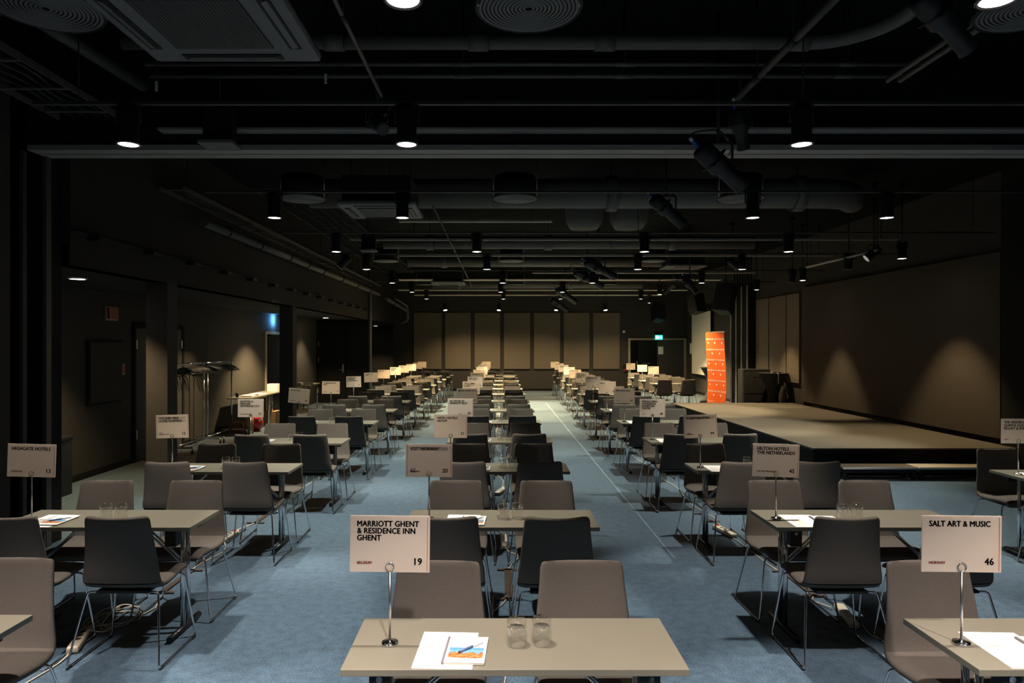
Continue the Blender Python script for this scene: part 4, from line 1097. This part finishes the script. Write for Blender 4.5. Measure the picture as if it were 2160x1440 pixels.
# round diffusers
df = thing('air_diffuser', '', 'air vent', (0, 0, 0))
lt('plenum', [(.26, .02), (.26, .30)], 'black', df, 40)
lt('rim', [(.30, .0), (.305, .015), (.29, .03), (.262, .03)], 'cassette', df, 48, cap0=False, cap1=False)
bm = bmesh.new()
for q in range(12):
    r0 = .02 + q * .0225
    lathe(bm, [(r0, .004), (r0 + .0115, .001), (r0 + .016, .006)], 48, cap0=False, cap1=False)
obj('perforated_face', bm, 'cassette', df)
lt('face_backing', [(.28, .012), (.28, .02)], 'black', df, 40)
for s in (-1, 1): tb('hanger', [(s * .285, 0, .02), (s * .285, 0, HC - 3.72)], .006, 'steel', df)
DF = Proto(df)
for i, Y in enumerate((3.86, 9.3, 15.7, 22.0)):
    for j, X in enumerate(((-2.55, .18, 3.05), (-2.55, .24, 3.2), (-2.55, .33, 3.6), (-2.3, .6, 3.6))[i]):
        DF.put((X, Y - (.35 if i == 1 else 0), 3.72), 0, 'round perforated air diffuser, %s row from the camera, %s' % (('first', 'second', 'third', 'fourth')[i], ('left', 'middle', 'right')[j]), 'round air diffusers')
# drum shaped duct outlets behind the large duct
for i, px in enumerate((1232, 1326)):
    X, Z = at(px, 484, 11.0)
    t = thing('duct_outlet', 'drum shaped duct outlet under the ceiling, %s of the pair' % ('left', 'right')[i], 'duct outlet', (X, 11.0, 3.68), 0, 'drum duct outlets')
    lt('drum', [(.22, .0), (.30, .12), (.31, .4), (.31, HC - 3.68)], 'duct', t, 32); lt('opening', [(.19, -.004), (.19, -.002)], 'black', t, 32)
# air conditioning cassettes
ac = thing('air_conditioner', '', 'air conditioner', (0, 0, 0))
bm = bmesh.new(); cbox(bm, (0, 0, .03), (.90, .90, .06)); obj('panel', bm, 'cassette', ac, bevel=.025)
bm = bmesh.new(); cbox(bm, (0, 0, .2), (.78, .78, .3)); obj('body', bm, 'black', ac)
bm = bmesh.new(); cbox(bm, (0, 0, -.004), (.50, .50, .01)); obj('intake_grille', bm, 'grille', ac)
for k in range(4):
    bm = bmesh.new(); cbox(bm, (0, .36, -.003), (.52, .06, .008)); o = obj('outlet', bm, 'black', ac); o.rotation_euler = (0, 0, k * PI / 2)
    bm = bmesh.new(); cbox(bm, (0, .365, -.008), (.48, .03, .006), Matrix.Rotation(.3, 3, 'X')); obj('louvre', bm, 'cassette', o)
for sx in (-.3, .3):
    for sy in (-.3, .3): tb('hanger', [(sx, sy, .35), (sx, sy, HC - 3.38)], .006, 'black', ac)
AC = Proto(ac)
for X, Y, Z, lab in ((-1.40, 3.27, 3.36, 'large grey cassette air conditioner at the top left of the picture'), (-1.37, 8.15, 3.40, 'grey cassette air conditioner behind the second spotlight row, left of the middle'), (4.3, 15.8, 3.57, 'pale cassette air conditioner above the far end of the stage'), (-1.32, 18.6, 3.45, 'pale cassette air conditioner far down the middle of the ceiling')):
    AC.put((X, Y, Z), 0, lab, 'cassette air conditioners')
# wireless boxes and hanging sensors
for X, Y, lab in ((-2.28, 5.62, 'flat grey box hanging before the partition rail at the left'), (-2.25, 12.0, 'flat grey box hanging by the third spotlight row at the left')):
    t = thing('access_point', lab, 'ceiling box', (X, Y, 3.45), 0, 'flat ceiling boxes')
    bm = bmesh.new(); box(bm, -.14, .14, -.12, .12, 0, .035); obj('body', bm, 'cassette', t, bevel=.01)
    bx('bracket', (-.12, .12, -.05, .05, .035, .32), 'black', t); tb('hanger', [(0, 0, .3), (0, 0, HC - 3.45)], .01, 'black', t)
for px, py, lab in ((330, 182, 'left'), (687, 166, 'right')):
    X, Z = at(px, py, 4.9)
    t = thing('hanging_tag', 'small pale tag hanging behind the air conditioner, %s one' % lab, 'tag', (X, 4.9, Z), 0, 'small hanging tags')
    bx('tag', (-.008, .008, -.004, .004, -.035, .035), 'white', t); tb('cord', [(0, 0, .03), (0, 0, HC - Z)], .003, 'black', t)
# stage profile spotlights
def profile_spot(label, px, py, Y, aim, L=.42, k=.72, led=False):
    X, Z = at(px, py, Y)
    t = thing('profile_spotlight', label, 'stage light', (X, Y, Z), 0, 'unlit stage lights')
    tb('yoke', [(-.11 * k * 1.3, 0, 0), (-.11 * k * 1.3, 0, .17), (.11 * k * 1.3, 0, .17), (.11 * k * 1.3, 0, 0)], .010, 'black', t, .03)
    tb('clamp_stem', [(0, 0, .16), (0, 0, HC - Z)], .014, 'black', t)
    bm = bmesh.new(); tube(bm, [(0, L * .45, 0), (0, L * .40, 0), (0, -.02, 0), (0, -.05, 0), (0, -L * .55, 0), (0, -L * .6, 0)], [.08 * k, .105 * k, .11 * k, .078 * k, .078 * k, .088 * k], 16)
    body = obj('body', bm, 'casegrey', t)
    body.rotation_mode = 'QUATERNION'; body.rotation_quaternion = Vector(aim).normalized().to_track_quat('-Y', 'Z')
    bm = bmesh.new(); tube(bm, [(0, -L * .6 - .002, 0), (0, -L * .6 - .006, 0)], .07 * k, 16); obj('lens', bm, 'blackgloss', body)
    bm = bmesh.new(); box(bm, -.11 * k, .11 * k, L * .1, L * .13, -.11 * k, .11 * k); obj('shutter_frame', bm, 'black', body)
    bm = bmesh.new()
    for q in range(3): box(bm, -.07 * k, .07 * k, -L * (.15 + .1 * q), -L * (.12 + .1 * q), .07 * k, .088 * k)
    obj('cooling_fins', bm, 'black', body)
    bm = bmesh.new(); tube(bm, [(.03, L * .45, .02), (.03, L * .45 + .07, .02)], .018, 10); obj('blue_plug', bm, 'connblue', body)
    bm = bmesh.new(); tube(bm, [(.03, L * .45 + .07, .02), (.03, L * .45 + .10, .02)], .014, 10); obj('white_plug', bm, 'white', body)
    bm = bmesh.new(); tube(bm, [(.03, L * .45 + .1, .02), (.10, L * .65, .12), (-.02, L * .4, .2), (0, 0, .22)], .006, 6, .06); obj('power_cord', bm, 'black', body)
    tb('safety_cable', [(.06, 0, .05), (.12, .02, .14), (.02, 0, .26)], .004, 'steel', t, .04)
    if led:
        bm = bmesh.new(); bmesh.ops.create_icosphere(bm, subdivisions=1, radius=.005); o = obj('red_indicator', bm, 'ledred', t); o.location = (-.05, -.06, .12)
DR = (.78, .2, -.62)
profile_spot('unlit stage light with blue plug and red indicator before the partition rail', 1515, 348, 5.2, DR, .44, .75, True)
profile_spot('unlit stage light just above the partition rail at the right', 1562, 268, 5.55, (.25, .3, -.9), .30, .62)
profile_spot('unlit stage light in front of the large round duct', 1405, 442, 8.5, DR, .50, .85, True)
profile_spot('unlit stage light in the top right corner near the camera', 1985, 40, 3.9, DR, .42, .7)
profile_spot('unlit stage light hanging over the middle aisle, upper one', 1262, 565, 14.3, (.9, .3, -.42), .70, 1.0)
profile_spot('unlit stage light hanging over the middle aisle, lower one', 1238, 586, 15.2, (.9, .3, -.45), .70, 1.0)
profile_spot('unlit stage light above the far middle row, nearer', 1192, 622, 20.0, (.8, .3, -.5), .7, 1.0)
profile_spot('unlit stage light above the far middle row, farther', 1178, 642, 24.2, (.8, .3, -.5), .7, 1.1)
profile_spot('unlit stage light beside the middle spotlight of the first row', 795, 258, 5.45, (.3, -.5, -.4), .26, .6)
profile_spot('unlit stage light above the far right row of tables', 1418, 602, 19.0, (-.6, .3, -.6), .5, .9)
profile_spot('unlit stage light right of the fifth spotlight row', 1455, 600, 14.4, (.5, -.3, -.7), .4, .8)

# slanted bar with spotlights above the stage
t = thing('lighting_bar', 'slanted lighting bar with small lamps above the stage', 'lighting bar', (0, 0, 0))
a = Vector((at(1702, 563, 12.6)[0], 12.6, at(1702, 563, 12.6)[1])); b = Vector((at(1850, 527, 10.6)[0], 10.6, at(1850, 527, 10.6)[1]))
tb('bar', [a, b], .025, 'alu', t); tb('hanger', [a, (a.x, a.y, HC)], .01, 'black', t); tb('hanger', [b, (b.x, b.y, HC)], .01, 'black', t)
for k, (px, py, Y, rx, ry) in enumerate(((1790, 568, 11.4, .2, 0), (1843, 553, 10.7, .1, .9), (1671, 596, 13.6, .1, 0))):
    X, Z = at(px, py, Y)
    lamp('small tilted spotlight by the slanted bar above the stage, %s' % ('middle one', 'nearest one', 'farthest one')[k], X, Y, 0, WARM, rx, ry, z=Z, dim=True, drop=HC)
X, Z = at(1545, 570, 14.2)
lamp('small steeply tilted spotlight left of the slanted bar', X, 14.2, 0, WARM, .1, -.9, z=Z, dim=True, drop=HC)
